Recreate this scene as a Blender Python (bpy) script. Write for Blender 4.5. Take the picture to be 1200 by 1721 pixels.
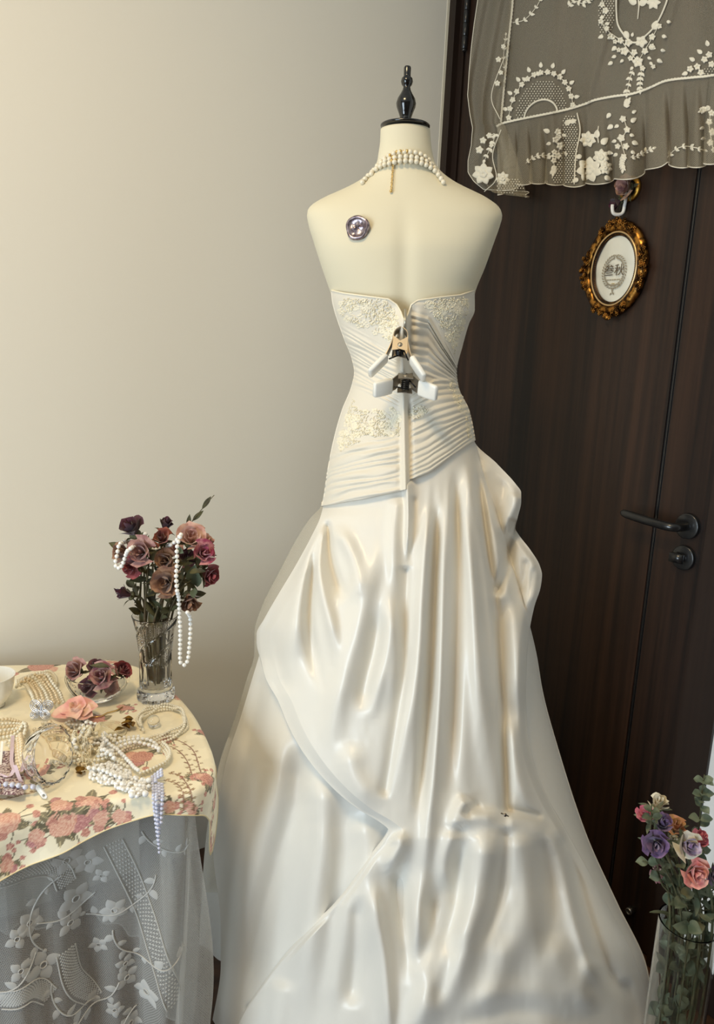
import bpy, bmesh, math, random
import numpy as np
from mathutils import Vector, Matrix
random.seed(7); rng = np.random.default_rng(7)
PI = math.pi
for o in list(bpy.data.objects): bpy.data.objects.remove(o)
scene = bpy.context.scene
COL = scene.collection

# ------------------------------------------------------------------ camera
F, CX, CY, CAMH = 1300.0, 600.0, 860.5, 1.32
_d = np.array([-279., 6238., 1300.]); _d /= np.linalg.norm(_d)
EZ = -_d; EY = np.array([0, 0, 1.]) - _d[2]*_d; EY /= np.linalg.norm(EY); EX = np.cross(EY, EZ)
CAM = np.array([0, 0, CAMH])
cd = bpy.data.cameras.new('camera'); cd.sensor_fit = 'HORIZONTAL'; cd.sensor_width = 36.0; cd.lens = F/1200*36
cd.clip_start = 0.02
cam = bpy.data.objects.new('camera', cd); COL.objects.link(cam)
_r = [(EX[i], EY[i], EZ[i]) for i in range(3)]
M = Matrix(((_r[0][0], -_r[1][0], -_r[2][0], 0), (_r[0][1], -_r[1][1], -_r[2][1], 0), (_r[0][2], -_r[1][2], -_r[2][2], CAMH), (0, 0, 0, 1)))
cam.matrix_world = M
scene.camera = cam

# ------------------------------------------------------------------ world, lights, exposure
w = bpy.data.worlds.new('world'); scene.world = w; w.use_nodes = True
w.node_tree.nodes['Background'].inputs[0].default_value = (0.82, 0.91, 1.0, 1)
w.node_tree.nodes['Background'].inputs[1].default_value = 0.10
def area(name, loc, target, sx, sy, color, energy):
    l = bpy.data.lights.new(name, 'AREA'); l.shape = 'RECTANGLE'; l.size = sx; l.size_y = sy
    l.color = color; l.energy = energy
    o = bpy.data.objects.new(name, l); COL.objects.link(o); o.location = loc
    o.rotation_euler = (Vector(target)-Vector(loc)).to_track_quat('-Z', 'Y').to_euler()
    return o
WIN = (0.95, 2.35, 0.08, 1.95)                     # window in the wall opposite the door: span along the wall, sill and head
_dw = np.array([math.cos(math.radians(55)), -math.sin(math.radians(55)), 0]); _dn = np.array([math.sin(math.radians(55)), math.cos(math.radians(55)), 0])
_wc = np.array([0.185, 2.26, 0])*0+_dn*1.4478+_dw*(-1.721)-_dn*3.97+_dw*(WIN[0]+WIN[1])/2+np.array([0, 0, (WIN[2]+WIN[3])/2])
area('window_daylight_offscreen', tuple(_wc), tuple(_wc+_dn), WIN[1]-WIN[0]-.1, WIN[3]-WIN[2]-.1, (0.75, 0.89, 1.0), 108)
area('ceiling_lamp_offscreen', (-0.50, 0.25, 2.70), (-0.50, 0.25, 0.0), 0.45, 0.45, (1.0, 0.74, 0.40), 30)
vs = scene.view_settings
scene.display_settings.display_device = 'sRGB'
vs.view_transform = 'Standard'; vs.look = 'None'; vs.gamma = 1.0; vs.use_curve_mapping = False; vs.exposure = -0.34

# ------------------------------------------------------------------ projection helpers (photograph pixel -> place in the room)
def ray(px, py):
    px = np.asarray(px, float); py = np.asarray(py, float)
    c = np.stack(np.broadcast_arrays(px-CX, py-CY, np.full_like(px, F)), -1)
    return np.stack([c @ EX, c @ EY, c @ EZ], -1)
def PY(px, py, Y):
    r = ray(px, py); return CAM + r*(np.asarray(Y)/r[..., 1])[..., None]
def PZ(px, py, z):
    r = ray(px, py); return CAM + r*((np.asarray(z)-CAMH)/r[..., 2])[..., None]
def proj(P):
    q = np.asarray(P, float)-CAM
    x = q @ np.array([EX[0], EY[0], EZ[0]]); y = q @ np.array([EX[1], EY[1], EZ[1]]); z = q @ np.array([EX[2], EY[2], EZ[2]])
    return CX+F*x/z, CY+F*y/z
DANG = math.radians(55)
DW = np.array([math.cos(DANG), -math.sin(DANG), 0]); DN = np.array([math.sin(DANG), math.cos(DANG), 0]); DC = 1.4478
DIN = -DN                                   # from the door into the room
def PD(px, py, off=0.0):                    # on the door plane, off metres proud of it
    r = ray(px, py); return CAM + r*((DC-np.asarray(off))/(r @ DN))[..., None]
def DP(s, z, off=0.0):                      # door-plane coordinates: s along the wall, z up, off into the room
    return DN*(DC-off) + DW*s + np.array([0, 0, z])
def ip(pts, q, smooth=False):
    pts = np.array(pts, float); q = np.asarray(q, float)
    x, y = pts[:, 0], pts[:, 1]
    if not smooth: return np.interp(q, x, y)
    m = np.zeros(len(x)); d = np.diff(y)/np.diff(x)
    m[0], m[-1] = d[0], d[-1]
    for i in range(1, len(x)-1):
        m[i] = 0 if d[i-1]*d[i] <= 0 else 2*d[i-1]*d[i]/(d[i-1]+d[i])
    k = np.clip(np.searchsorted(x, q)-1, 0, len(x)-2); h = x[k+1]-x[k]; t = np.clip((q-x[k])/h, 0, 1)
    return (2*t**3-3*t**2+1)*y[k]+(t**3-2*t**2+t)*h*m[k]+(-2*t**3+3*t**2)*y[k+1]+(t**3-t**2)*h*m[k+1]
def sstep(a, b, x):
    t = np.clip((np.asarray(x, float)-a)/(b-a), 0, 1); return t*t*(3-2*t)
def spline(pts, n, closed=False):           # Catmull-Rom through points, n samples evenly spaced
    P = np.array(pts, float); N = len(P)
    if closed: Q = np.vstack([P[-1], P, P[0], P[1]]); segs = N
    else: Q = np.vstack([2*P[0]-P[1], P, 2*P[-1]-P[-2]]); segs = N-1
    out = []
    for i in range(segs):
        p0, p1, p2, p3 = Q[i:i+4]
        for t in np.linspace(0, 1, 24, endpoint=False):
            out.append(.5*((2*p1)+(-p0+p2)*t+(2*p0-5*p1+4*p2-p3)*t*t+(-p0+3*p1-3*p2+p3)*t**3))
    out.append(Q[1] if closed else P[-1]); out = np.array(out)
    L = np.r_[0, np.cumsum(np.linalg.norm(np.diff(out, axis=0), axis=1))]
    q = np.linspace(0, L[-1], n, endpoint=not closed)
    return np.stack([np.interp(q, L, out[:, k]) for k in range(out.shape[1])], -1)
def vnoise(x, y, seed=0):                   # smooth value noise, vectorised
    x = np.asarray(x, float); y = np.asarray(y, float)
    xi = np.floor(x).astype(np.int64); yi = np.floor(y).astype(np.int64)
    def h(a, b):
        v = (a*374761393+b*668265263+seed*1442695041) & 0xffffffff
        v = ((v ^ (v >> 13))*1274126177) & 0xffffffff
        return ((v ^ (v >> 16)) & 0xffff)/65535.0
    fx = x-xi; fy = y-yi; fx = fx*fx*(3-2*fx); fy = fy*fy*(3-2*fy)
    return (h(xi, yi)*(1-fx)+h(xi+1, yi)*fx)*(1-fy)+(h(xi, yi+1)*(1-fx)+h(xi+1, yi+1)*fx)*fy

# ------------------------------------------------------------------ object helpers
ORG = {}
def thing(name, label, cat, loc=(0, 0, 0), group=None):
    o = bpy.data.objects.new(name, None); o.empty_display_size = .05; COL.objects.link(o); o.location = tuple(map(float, loc))
    o['label'] = label; o['category'] = cat
    if group: o['group'] = group
    ORG[o] = np.array(loc, float); return o
def tag(o, label, cat, group=None):
    o['label'] = label; o['category'] = cat
    if group: o['group'] = group
    return o
def part(name, V, Fc, mat, parent=None, smooth=True, label=None, kind=None, uv=None, mats=None):
    V = np.asarray(V, float)
    org = ORG.get(parent, np.zeros(3)) if parent else (V.mean(0) if len(V) else np.zeros(3))
    me = bpy.data.meshes.new(name); W = V-org
    if isinstance(Fc, np.ndarray):
        n, k = Fc.shape
        me.vertices.add(len(W)); me.vertices.foreach_set('co', W.ravel())
        me.loops.add(n*k); me.loops.foreach_set('vertex_index', Fc.astype(np.int32).ravel())
        me.polygons.add(n); me.polygons.foreach_set('loop_start', np.arange(0, n*k, k, dtype=np.int32))
        me.update(calc_edges=True)
    else:
        me.from_pydata(W.tolist(), [], [list(map(int, f)) for f in Fc])
    me.validate()
    me.polygons.foreach_set('use_smooth', np.full(len(me.polygons), bool(smooth)))
    if uv is not None:
        li = np.empty(len(me.loops), np.int32); me.loops.foreach_get('vertex_index', li)
        l = me.uv_layers.new(name='UVMap'); l.data.foreach_set('uv', np.asarray(uv, float)[li].ravel())
    if mat: me.materials.append(mat)
    for m in (mats or []): me.materials.append(m)
    o = bpy.data.objects.new(name, me); COL.objects.link(o)
    if parent: o.parent = parent
    else: o.location = tuple(org)
    ORG[o] = org
    if label: o['label'] = label
    if kind: o['kind'] = kind
    return o
def struct(name, V, Fc, mat, parent=None, **k):
    o = part(name, V, Fc, mat, parent, **k)
    o['kind'] = 'structure'; return o
def gridF(nu, nv, cu=False):                # faces of a (nv rows x nu cols) vertex grid
    i = np.arange(nv-1)[:, None]*nu; j = np.arange(nu if cu else nu-1)[None, :]; j2 = (j+1) % nu
    return np.stack([i+j, i+j2, i+nu+j2, i+nu+j], -1).reshape(-1, 4)
class MB:                                   # mesh collector
    def __init__(s): s.v = []; s.f = []; s.n = 0
    def add(s, V, Fc):
        V = np.asarray(V, float); s.v.append(V); s.f.extend([[i+s.n for i in f] for f in (Fc.tolist() if isinstance(Fc, np.ndarray) else Fc)]); s.n += len(V); return s
    def box(s, c, ax, ay, az):              # half-vectors
        c, ax, ay, az = map(lambda q: np.array(q, float), (c, ax, ay, az))
        V = [c+i*ax+j*ay+k*az for k in (-1, 1) for j in (-1, 1) for i in (-1, 1)]
        return s.add(V, [(0, 2, 3, 1), (4, 5, 7, 6), (0, 1, 5, 4), (2, 6, 7, 3), (0, 4, 6, 2), (1, 3, 7, 5)])
    def tube(s, P, r, k=8, cap=True, closed=False):
        P = np.array(P, float); n = len(P); r = np.broadcast_to(np.asarray(r, float), (n,))
        T = np.gradient(P, axis=0) if not closed else np.roll(P, -1, 0)-np.roll(P, 1, 0)
        T /= np.linalg.norm(T, axis=1)[:, None]+1e-12
        a = np.array([0, 0, 1.]) if abs(T[0, 2]) < .9 else np.array([1., 0, 0])
        V = []; u = np.cross(T[0], a); u /= np.linalg.norm(u)
        for i in range(n):
            u = u-T[i]*(u @ T[i]); u /= np.linalg.norm(u)+1e-12; b = np.cross(T[i], u)
            for j in range(k):
                t = 2*PI*j/k; V.append(P[i]+r[i]*(math.cos(t)*u+math.sin(t)*b))
        Fc = []
        for i in range(n if closed else n-1):
            i2 = (i+1) % n
            for j in range(k): j2 = (j+1) % k; Fc.append((i*k+j, i*k+j2, i2*k+j2, i2*k+j))
        if cap and not closed: Fc.append(tuple(range(k))[::-1]); Fc.append(tuple((n-1)*k+j for j in range(k)))
        return s.add(V, Fc)
    def lathe(s, prof, c, up, k=32, cap=True):   # prof: (r, h)
        c = np.array(c, float); up = np.array(up, float); up /= np.linalg.norm(up)
        a = np.array([1., 0, 0]) if abs(up[0]) < .9 else np.array([0, 1., 0])
        u = np.cross(up, a); u /= np.linalg.norm(u); b = np.cross(up, u); V = []
        for r, h in prof:
            for j in range(k): t = 2*PI*j/k; V.append(c+up*h+r*(math.cos(t)*u+math.sin(t)*b))
        Fc = gridF(k, len(prof), True).tolist()
        if cap: Fc.append(list(range(k))[::-1]); Fc.append([(len(prof)-1)*k+j for j in range(k)])
        return s.add(V, Fc)
    def prism(s, poly, n, th):              # poly: 3D points of a planar outline, extruded th along n
        P = np.array(poly, float); n = np.array(n, float)*th; m = len(P)
        return s.add(np.vstack([P, P+n]), [list(range(m))[::-1], [m+i for i in range(m)]]+[(i, (i+1) % m, m+(i+1) % m, m+i) for i in range(m)])
    def V(s): return np.vstack(s.v)
    def part(s, name, mat, parent=None, **k): return part(name, s.V(), s.f, mat, parent, **k)
def _ico(sub):
    bm = bmesh.new(); bmesh.ops.create_icosphere(bm, subdivisions=sub, radius=1)
    V = np.array([v.co[:] for v in bm.verts]); Fc = np.array([[v.index for v in f.verts] for f in bm.faces]); bm.free(); return V, Fc
ICO = {k: _ico(k) for k in (1, 2, 3)}
def beads(C, r, sub=2):                     # many small spheres in one mesh -> V, F arrays
    C = np.asarray(C, float); r = np.broadcast_to(np.asarray(r, float), (len(C),)); v, f = ICO[sub]
    V = (C[:, None, :]+v[None]*r[:, None, None]).reshape(-1, 3)
    return V, (f[None]+(np.arange(len(C))*len(v))[:, None, None]).reshape(-1, 3)

# ------------------------------------------------------------------ materials
def srgb(r, g, b):
    return tuple(((c/255)/12.92 if c/255 <= .04045 else ((c/255+.055)/1.055)**2.4) for c in (r, g, b))+(1,)
def mat(name, col, rough=.5, metal=0., noise=None, bump=None, coords='Object', **kw):
    m = bpy.data.materials.new(name); m.use_nodes = True; nt = m.node_tree; b = nt.nodes['Principled BSDF']
    b.inputs['Base Color'].default_value = srgb(*col); b.inputs['Roughness'].default_value = rough; b.inputs['Metallic'].default_value = metal
    for k, v in kw.items(): b.inputs[k.replace('_', ' ')].default_value = v
    if noise or bump: tc = nt.nodes.new('ShaderNodeTexCoord')
    if noise:                               # (colour 2, scale or (sx,sy,sz), detail, lo, hi)
        c2, sc, det, lo, hi = noise
        mp = nt.nodes.new('ShaderNodeMapping'); mp.inputs['Scale'].default_value = sc if isinstance(sc, tuple) else (sc,)*3
        n = nt.nodes.new('ShaderNodeTexNoise'); n.inputs['Scale'].default_value = 1; n.inputs['Detail'].default_value = det
        r = nt.nodes.new('ShaderNodeValToRGB'); r.color_ramp.elements[0].position = lo; r.color_ramp.elements[1].position = hi
        r.color_ramp.elements[0].color = srgb(*col); r.color_ramp.elements[1].color = srgb(*c2)
        nt.links.new(tc.outputs[coords], mp.inputs[0]); nt.links.new(mp.outputs[0], n.inputs[0]); nt.links.new(n.outputs[0], r.inputs[0]); nt.links.new(r.outputs[0], b.inputs['Base Color'])
    if bump:                                # (scale, strength, distance)
        mp = nt.nodes.new('ShaderNodeMapping'); mp.inputs['Scale'].default_value = bump[0] if isinstance(bump[0], tuple) else (bump[0],)*3
        n = nt.nodes.new('ShaderNodeTexNoise'); n.inputs['Scale'].default_value = 1; n.inputs['Detail'].default_value = 3
        bp = nt.nodes.new('ShaderNodeBump'); bp.inputs['Strength'].default_value = bump[1]; bp.inputs['Distance'].default_value = bump[2]
        nt.links.new(tc.outputs[coords], mp.inputs[0]); nt.links.new(mp.outputs[0], n.inputs[0]); nt.links.new(n.outputs[0], bp.inputs['Height']); nt.links.new(bp.outputs[0], b.inputs['Normal'])
    return m
def sheer(name, col, lo, hi, scale, trans=.4):   # net cloth: fine mesh of threads, see-through between them (UV in metres)
    m = bpy.data.materials.new(name); m.use_nodes = True; nt = m.node_tree; nt.nodes.clear()
    N = nt.nodes.new; L = nt.links.new
    out = N('ShaderNodeOutputMaterial'); mix = N('ShaderNodeMixShader'); tr = N('ShaderNodeBsdfTransparent')
    d = N('ShaderNodeBsdfDiffuse'); d.inputs[0].default_value = srgb(*col); tl = N('ShaderNodeBsdfTranslucent'); tl.inputs[0].default_value = srgb(*col)
    m2 = N('ShaderNodeMixShader'); m2.inputs[0].default_value = trans; L(d.outputs[0], m2.inputs[1]); L(tl.outputs[0], m2.inputs[2])
    uv = N('ShaderNodeUVMap'); uv.uv_map = 'UVMap'
    mp = N('ShaderNodeMapping'); mp.inputs['Scale'].default_value = (scale, scale, 1); mp.inputs['Rotation'].default_value = (0, 0, .5)
    vo = N('ShaderNodeTexVoronoi'); vo.feature = 'DISTANCE_TO_EDGE'; vo.inputs['Scale'].default_value = 1; vo.inputs['Randomness'].default_value = .25
    rp = N('ShaderNodeMapRange'); rp.inputs[1].default_value = .10; rp.inputs[2].default_value = .30; rp.inputs[3].default_value = hi; rp.inputs[4].default_value = lo
    L(uv.outputs[0], mp.inputs[0]); L(mp.outputs[0], vo.inputs[0]); L(vo.outputs['Distance'], rp.inputs[0]); L(rp.outputs[0], mix.inputs[0])
    L(tr.outputs[0], mix.inputs[1]); L(m2.outputs[0], mix.inputs[2]); L(mix.outputs[0], out.inputs[0]); return m
def glass(name, col=(255, 255, 255), rough=.0, ior=1.45):
    return mat(name, col, rough, Transmission_Weight=1.0, IOR=ior)
# ================================================================== the room
M_wall = mat('cream_wall_paint', (240, 235, 222), .75, bump=(220, .08, .001))
M_white = mat('white_wall_paint', (225, 226, 224), .7)
M_floor = mat('brown_wood_floor', (92, 62, 42), .4, noise=((60, 38, 24), (3, 40, 3), 4, .35, .7))
def wood(name, a, b, sc=55, rough=.42):
    m = bpy.data.materials.new(name); m.use_nodes = True; nt = m.node_tree; N = nt.nodes.new; L = nt.links.new; bs = nt.nodes['Principled BSDF']
    bs.inputs['Roughness'].default_value = rough; bs.inputs['Specular IOR Level'].default_value = .35
    uv = N('ShaderNodeUVMap'); uv.uv_map = 'UVMap'
    r = N('ShaderNodeValToRGB'); r.color_ramp.elements[0].position = .38; r.color_ramp.elements[1].position = .66
    r.color_ramp.elements[0].color = srgb(*a); r.color_ramp.elements[1].color = srgb(*b)
    mp = N('ShaderNodeMapping'); mp.inputs['Scale'].default_value = (sc, 1.1, 1)
    n = N('ShaderNodeTexNoise'); n.inputs['Scale'].default_value = 1; n.inputs['Detail'].default_value = 5; n.inputs['Roughness'].default_value = .6; n.inputs['Distortion'].default_value = .35
    mp2 = N('ShaderNodeMapping'); mp2.inputs['Scale'].default_value = (14, .5, 1)
    n2 = N('ShaderNodeTexNoise'); n2.inputs['Scale'].default_value = 1; n2.inputs['Detail'].default_value = 2
    ad = N('ShaderNodeMix'); ad.inputs[0].default_value = .45
    L(uv.outputs[0], mp.inputs[0]); L(mp.outputs[0], n.inputs[0]); L(uv.outputs[0], mp2.inputs[0]); L(mp2.outputs[0], n2.inputs[0])
    L(n.outputs[0], ad.inputs[2]); L(n2.outputs[0], ad.inputs[3]); L(ad.outputs[0], r.inputs[0]); L(r.outputs[0], bs.inputs['Base Color'])
    bp = N('ShaderNodeBump'); bp.inputs['Strength'].default_value = .12; bp.inputs['Distance'].default_value = .001; L(n.outputs[0], bp.inputs['Height']); L(bp.outputs[0], bs.inputs['Normal'])
    return m
M_door = wood('dark_walnut_veneer', (20, 13, 10), (58, 38, 26))
M_case = wood('dark_walnut_casing', (32, 22, 17), (48, 34, 26))
M_black = mat('black_groove', (14, 12, 11), .5)
M_blackmetal = mat('black_door_hardware', (24, 24, 25), .3, .0, Coat_Weight=.3)
def dbox(s0, s1, z0, z1, o0, o1, uv=False):   # box in door-plane coordinates
    V = [DP(s, z, o) for o in (o0, o1) for z in (z0, z1) for s in (s0, s1)]
    F_ = [(0, 2, 3, 1), (4, 5, 7, 6), (0, 1, 5, 4), (2, 6, 7, 3), (0, 4, 6, 2), (1, 3, 7, 5)]
    U = [(s+o*.9, z) for o in (o0, o1) for z in (z0, z1) for s in (s0, s1)]
    return np.array(V), F_, np.array(U)
def S_of(px, py, off=0): return float(PD(px, py, off) @ DW)
s_corner = S_of(748, 150, .02); s_hinge = S_of(775, 200); s_groove = S_of(1130, 648); s_latch = S_of(1186, 945); s_white = S_of(1190, 1300, .012)
CEIL = 2.75; DTOP = 2.4
def quad(a, b, c, d): return [a, b, c, d]
# floor / ceiling cover the corner of the room that the lens sees and what lies behind it
cor = DP(s_corner, 0); lw = -DN                    # cream wall runs from the corner along -DN
fl = [cor+DN*.15-DW*.15, cor+DW*4.4+DN*.15, cor+DW*4.4-DN*4.2, cor-DN*4.2-DW*.15]
struct('floor', [p*np.array([1, 1, 0]) for p in fl]+[p*np.array([1, 1, 0])-np.array([0, 0, .05]) for p in fl],
       [(0, 3, 2, 1), (4, 5, 6, 7), (0, 1, 5, 4), (1, 2, 6, 5), (2, 3, 7, 6), (3, 0, 4, 7)], M_floor, smooth=False)
def wallbox(name, p, q, n, z0, z1, m, th=.1):
    p = np.array(p)*[1, 1, 0]; q = np.array(q)*[1, 1, 0]; n = np.array(n)
    V = [a+k*n*th+np.array([0, 0, z]) for k in (0, 1) for z in (z0, z1) for a in (p, q)]
    return struct(name, V, [(0, 1, 3, 2), (4, 6, 7, 5), (0, 4, 5, 1), (2, 3, 7, 6), (0, 2, 6, 4), (1, 5, 7, 3)], m, smooth=False)
wallbox('wall_left', cor+lw*-.1, cor+lw*4.0, -DW, 0, CEIL, M_wall)
wb = struct('wall_right', *dbox(s_white, s_white+3.2, 0, CEIL, -.1, .012)[:2], M_white, smooth=False)
struct('baseboard_right', *dbox(s_white+.001, s_white+3.2, 0.001, .11, .012, .026)[:2], M_case, smooth=False)
struct('wall_above', *dbox(s_corner, s_white, DTOP+.07, CEIL, -.1, .0)[:2], M_wall, smooth=False)
# the rest of the room: ceiling, the wall opposite the door with its window, the wall behind the camera
LX, LY = 4.0, 4.3
rm = [cor, cor+DW*LY, cor+DW*LY-DN*LX, cor-DN*LX]
struct('ceiling', [p*np.array([1, 1, 0])+np.array([0, 0, CEIL+k]) for k in (0, .05) for p in rm], [(0, 1, 2, 3), (4, 7, 6, 5), (0, 4, 5, 1), (1, 5, 6, 2), (2, 6, 7, 3), (3, 7, 4, 0)], M_white, smooth=False)
M_taupe = mat('fill_cutting_dark_wall', (112, 102, 92), .8)  # unseen walls darkened to cut fill light and deepen contrast on the satin
wallbox('wall_back', rm[1], rm[2], DW, 0, CEIL, M_taupe)
w0, w1, wz0, wz1 = WIN
for nme, a0, a1, z0_, z1_ in (('wall_front_1', 0, w0, 0, CEIL), ('wall_front_2', w1, LY, 0, CEIL), ('wall_front_3', w0, w1, 0, wz0), ('wall_front_4', w0, w1, wz1, CEIL)):
    wallbox(nme, rm[3]+DW*a0, rm[3]+DW*a1, -DN, z0_, z1_, M_taupe)
wf = bpy.data.objects.new('window_1', None); COL.objects.link(wf); wf.location = tuple(rm[3]+DW*w0+np.array([0, 0, wz0])); ORG[wf] = rm[3]+DW*w0+np.array([0, 0, wz0]); wf['kind'] = 'structure'
M_wf = mat('white_window_frame', (230, 230, 228), .4)
for a0, a1, z0_, z1_ in ((w0, w0+.05, wz0, wz1), (w1-.05, w1, wz0, wz1), (w0, w1, wz0, wz0+.05), (w0, w1, wz1-.05, wz1), ((w0+w1)/2-.025, (w0+w1)/2+.025, wz0, wz1)):
    c_ = rm[3]+DW*(a0+a1)/2-DN*.05+np.array([0, 0, (z0_+z1_)/2]); MB().box(c_, DW*(a1-a0)/2, DN*.03, np.array([0, 0, (z1_-z0_)/2])).part('frame_bar', M_wf, wf, smooth=False)
# door casing
def casing(name, *a):
    V, F_, U = dbox(*a); return struct(name, V, F_, M_case, smooth=False, uv=U)
ch = s_hinge-s_corner
casing('trim_1', s_corner, s_corner+ch*.52, 0, DTOP+.07, -.08, .022)
casing('trim_2', s_corner+ch*.52, s_hinge-.003, 0, DTOP+.02, -.08, .004)
casing('trim_3', s_latch+.003, s_white, 0, DTOP+.07, -.08, .02)
casing('trim_4', s_corner, s_white, DTOP+.02, DTOP+.07, -.08, .018)
V, F_, U = dbox(s_corner-.004, s_corner+.001, 0, CEIL, -.02, .03)
struct('trim_5', V, F_, mat('pale_caulk_edge', (240, 232, 210), .6), smooth=False)
# the door: two veneered panels either side of a black inlay
door = bpy.data.objects.new('door_1', None); COL.objects.link(door); door.location = tuple(DP(s_hinge, 0)); ORG[door] = DP(s_hinge, 0)
door['kind'] = 'structure'
g = .0052
for s0, s1 in ((s_hinge, s_groove-g), (s_groove+g, s_latch)):
    V, F_, U = dbox(s0, s1, .008, DTOP+.015, -.045, 0); part('panel', V, F_, M_door, door, smooth=False, uv=U)
V, F_, U = dbox(s_groove-g, s_groove+g, .008, DTOP+.015, -.045, -.004); part('inlay', V, F_, M_black, door, smooth=False)
V, F_, U = dbox(s_groove-.0012, s_groove+.0012, .008, DTOP+.015, -.004, -.001); part('inlay_ridge', V, F_, M_blackmetal, door, smooth=False)
# hinge knuckle
mb = MB(); hp = PD(779, 82, .012); zb = hp[2]
hs = float(hp @ DW)
for k in range(4):
    mb.lathe([(.0062, 0), (.0068, .001), (.0068, .0285), (.0062, .0295)], DP(hs, zb+k*.03, .010), (0, 0, 1), 16)
mb.lathe([(.0035, -.006), (.0058, -.004), (.0058, 0)], DP(hs, zb, .010), (0, 0, 1), 16)
mb.part('hinge', M_blackmetal, door)
# lever handle with round rose, thumb turn below
def dlathe(mb, prof, px, py, k=40):
    c = PD(px, py, 0); return mb.lathe(prof, c, DIN, k)
mb = MB(); dlathe(mb, [(.0265, 0), (.0268, .004), (.0262, .0085), (.024, .0095), (.012, .0097)], 1158, 884); mb.part('handle_rose', M_blackmetal, door)
c = PD(1158, 884, 0); s0 = float(c @ DW); z0 = c[2]
pts = [DP(s0, z0, .008), DP(s0, z0, .028), DP(s0-.004, z0, .040), DP(s0-.016, z0, .048), DP(s0-.04, z0+.001, .050), DP(s0-.075, z0+.003, .050), DP(s0-.112, z0+.006, .050), DP(s0-.128, z0+.008, .050)]
MB().tube(spline(pts, 40), np.r_[np.full(36, .0092), .009, .0085, .0075, .005], 14).part('lever', M_blackmetal, door)
mb = MB(); dlathe(mb, [(.0258, 0), (.026, .004), (.0255, .0085), (.023, .0095), (.01, .0097)], 1151, 937); tr = mb.part('turn_plate', M_blackmetal, door)
c = PD(1151, 937, 0); s1 = float(c @ DW); z1 = c[2]
mb = MB(); mb.lathe([(.009, .008), (.0085, .014), (.006, .02)], c, DIN, 20)
mb.box(DP(s1-.006, z1, .021), DW*.0145, np.array([0, 0, .0095]), DIN*.0045); mb.part('thumb_turn', M_blackmetal, tr)
# little round bumper low on the door
mb = MB(); dlathe(mb, [(.0085, 0), (.0085, .012), (.0078, .016), (.0055, .017), (.005, .0145), (.002, .0145)], 1063, 1528, 24)
tag(mb.part('door_bumper', mat('brushed_steel', (150, 148, 142), .35, 1.0)), 'small round steel bumper low on the dark door', 'bumper')
# ================================================================== dress form and gown
YC = 1.45
MPX = 1.45/ (F*.979)                               # metres per pixel at the dress form, roughly
M_form = mat('ivory_jersey', (222, 215, 190), .8, Sheen_Weight=.1)
M_gloss = mat('black_lacquer', (16, 15, 14), .18, Coat_Weight=.5)
M_satin = mat('ivory_satin', (230, 226, 216), .36, Specular_IOR_Level=.5, Sheen_Weight=.15, Anisotropic=.3)
M_chiffon = mat('ivory_chiffon', (224, 218, 204), .62, Sheen_Weight=.15)
M_bead = mat('champagne_beads', (236, 228, 202), .25, .05)
M_thread = mat('ivory_embroidery', (238, 230, 208), .6)
M_tulle = sheer('ivory_tulle', (238, 232, 216), .34, .62, 500)
def wrap(Pf, bb, nb=40):                            # close a front surface (rows, cols, 3) round the far side
    R, C, _ = Pf.shape; s = np.linspace(0, 1, nb+2)[1:-1]
    A = Pf[:, -1][:, None]; B = Pf[:, 0][:, None]
    Q = A+(B-A)*((1-np.cos(PI*s))/2)[None, :, None]
    Q[..., 1] += np.asarray(bb)[:, None]*np.sin(PI*s)[None]
    P = np.concatenate([Pf, Q], 1); return P.reshape(-1, 3), gridF(C+nb, R, True)
# ---- dress form
FL = [(200, 640), (235, 639), (258, 636), (270, 634), (284, 627), (296, 614), (307, 597), (318, 575), (328, 552), (338, 533), (346, 522), (354, 517), (363, 516), (380, 519), (400, 525), (450, 541), (490, 555), (520, 566), (560, 580), (600, 597), (625, 601), (650, 595), (690, 583), (740, 578), (850, 592), (960, 610)]
FR = [(200, 722), (235, 724), (258, 727), (270, 730), (284, 738), (296, 751), (307, 768), (318, 790), (328, 811), (338, 827), (346, 837), (354, 842), (363, 844), (380, 840), (400, 833), (450, 815), (490, 799), (520, 792), (560, 775), (600, 765), (625, 762), (650, 765), (690, 777), (740, 780), (850, 772), (960, 752)]
FB = [(200, .038), (250, .040), (280, .046), (300, .054), (330, .068), (365, .084), (420, .100), (490, .098), (560, .086), (625, .078), (690, .088), (760, .10), (850, .10), (960, .09)]
nc, nr = 90, 150
ph = np.linspace(-PI/2, PI/2, nc); u = np.sin(ph); t = np.linspace(0, 1, nr)[:, None]
py = (218-10.5*np.cos(ph))[None]*(1-t)+960*t
L_, R_ = ip(FL, py, True), ip(FR, py, True)
px = (L_+R_)/2+(R_-L_)/2*u[None]
pw = 2.0+.5*sstep(300, 360, py)*sstep(520, 420, py)
Y = YC-ip(FB, py, True)*(1-np.abs(u[None])**pw)**(1/pw)*np.ones_like(py)
Y += .006*np.exp(-((px-680)/16)**2)*sstep(320, 420, py)*sstep(640, 500, py)      # spine hollow
Pf = PY(px, py, Y)
V, Fc = wrap(Pf, (ip(FB, py[:, 0], True)*.95+.01)*(1-.34*sstep(470, 540, py[:, 0])))
form = thing('dress_form', 'headless ivory dress form with black neck cap and finial, wearing the gown', 'mannequin', (V[:, 0].mean(), YC, 0))
V2 = np.vstack([V, Pf[0].mean(0)[None], Pf[-1].mean(0)[None]]); n0 = nc+40
Fl = Fc.tolist()+[[(j+1) % n0, j, len(V)] for j in range(n0)]+[[(nr-1)*n0+j, (nr-1)*n0+(j+1) % n0, len(V)+1] for j in range(n0)]
part('torso', V2, Fl, M_form, form)
nt_ = PY(681, 213, YC); upv = np.array([-.015, 0, 1.]); pxm = 1/1262.
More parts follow.
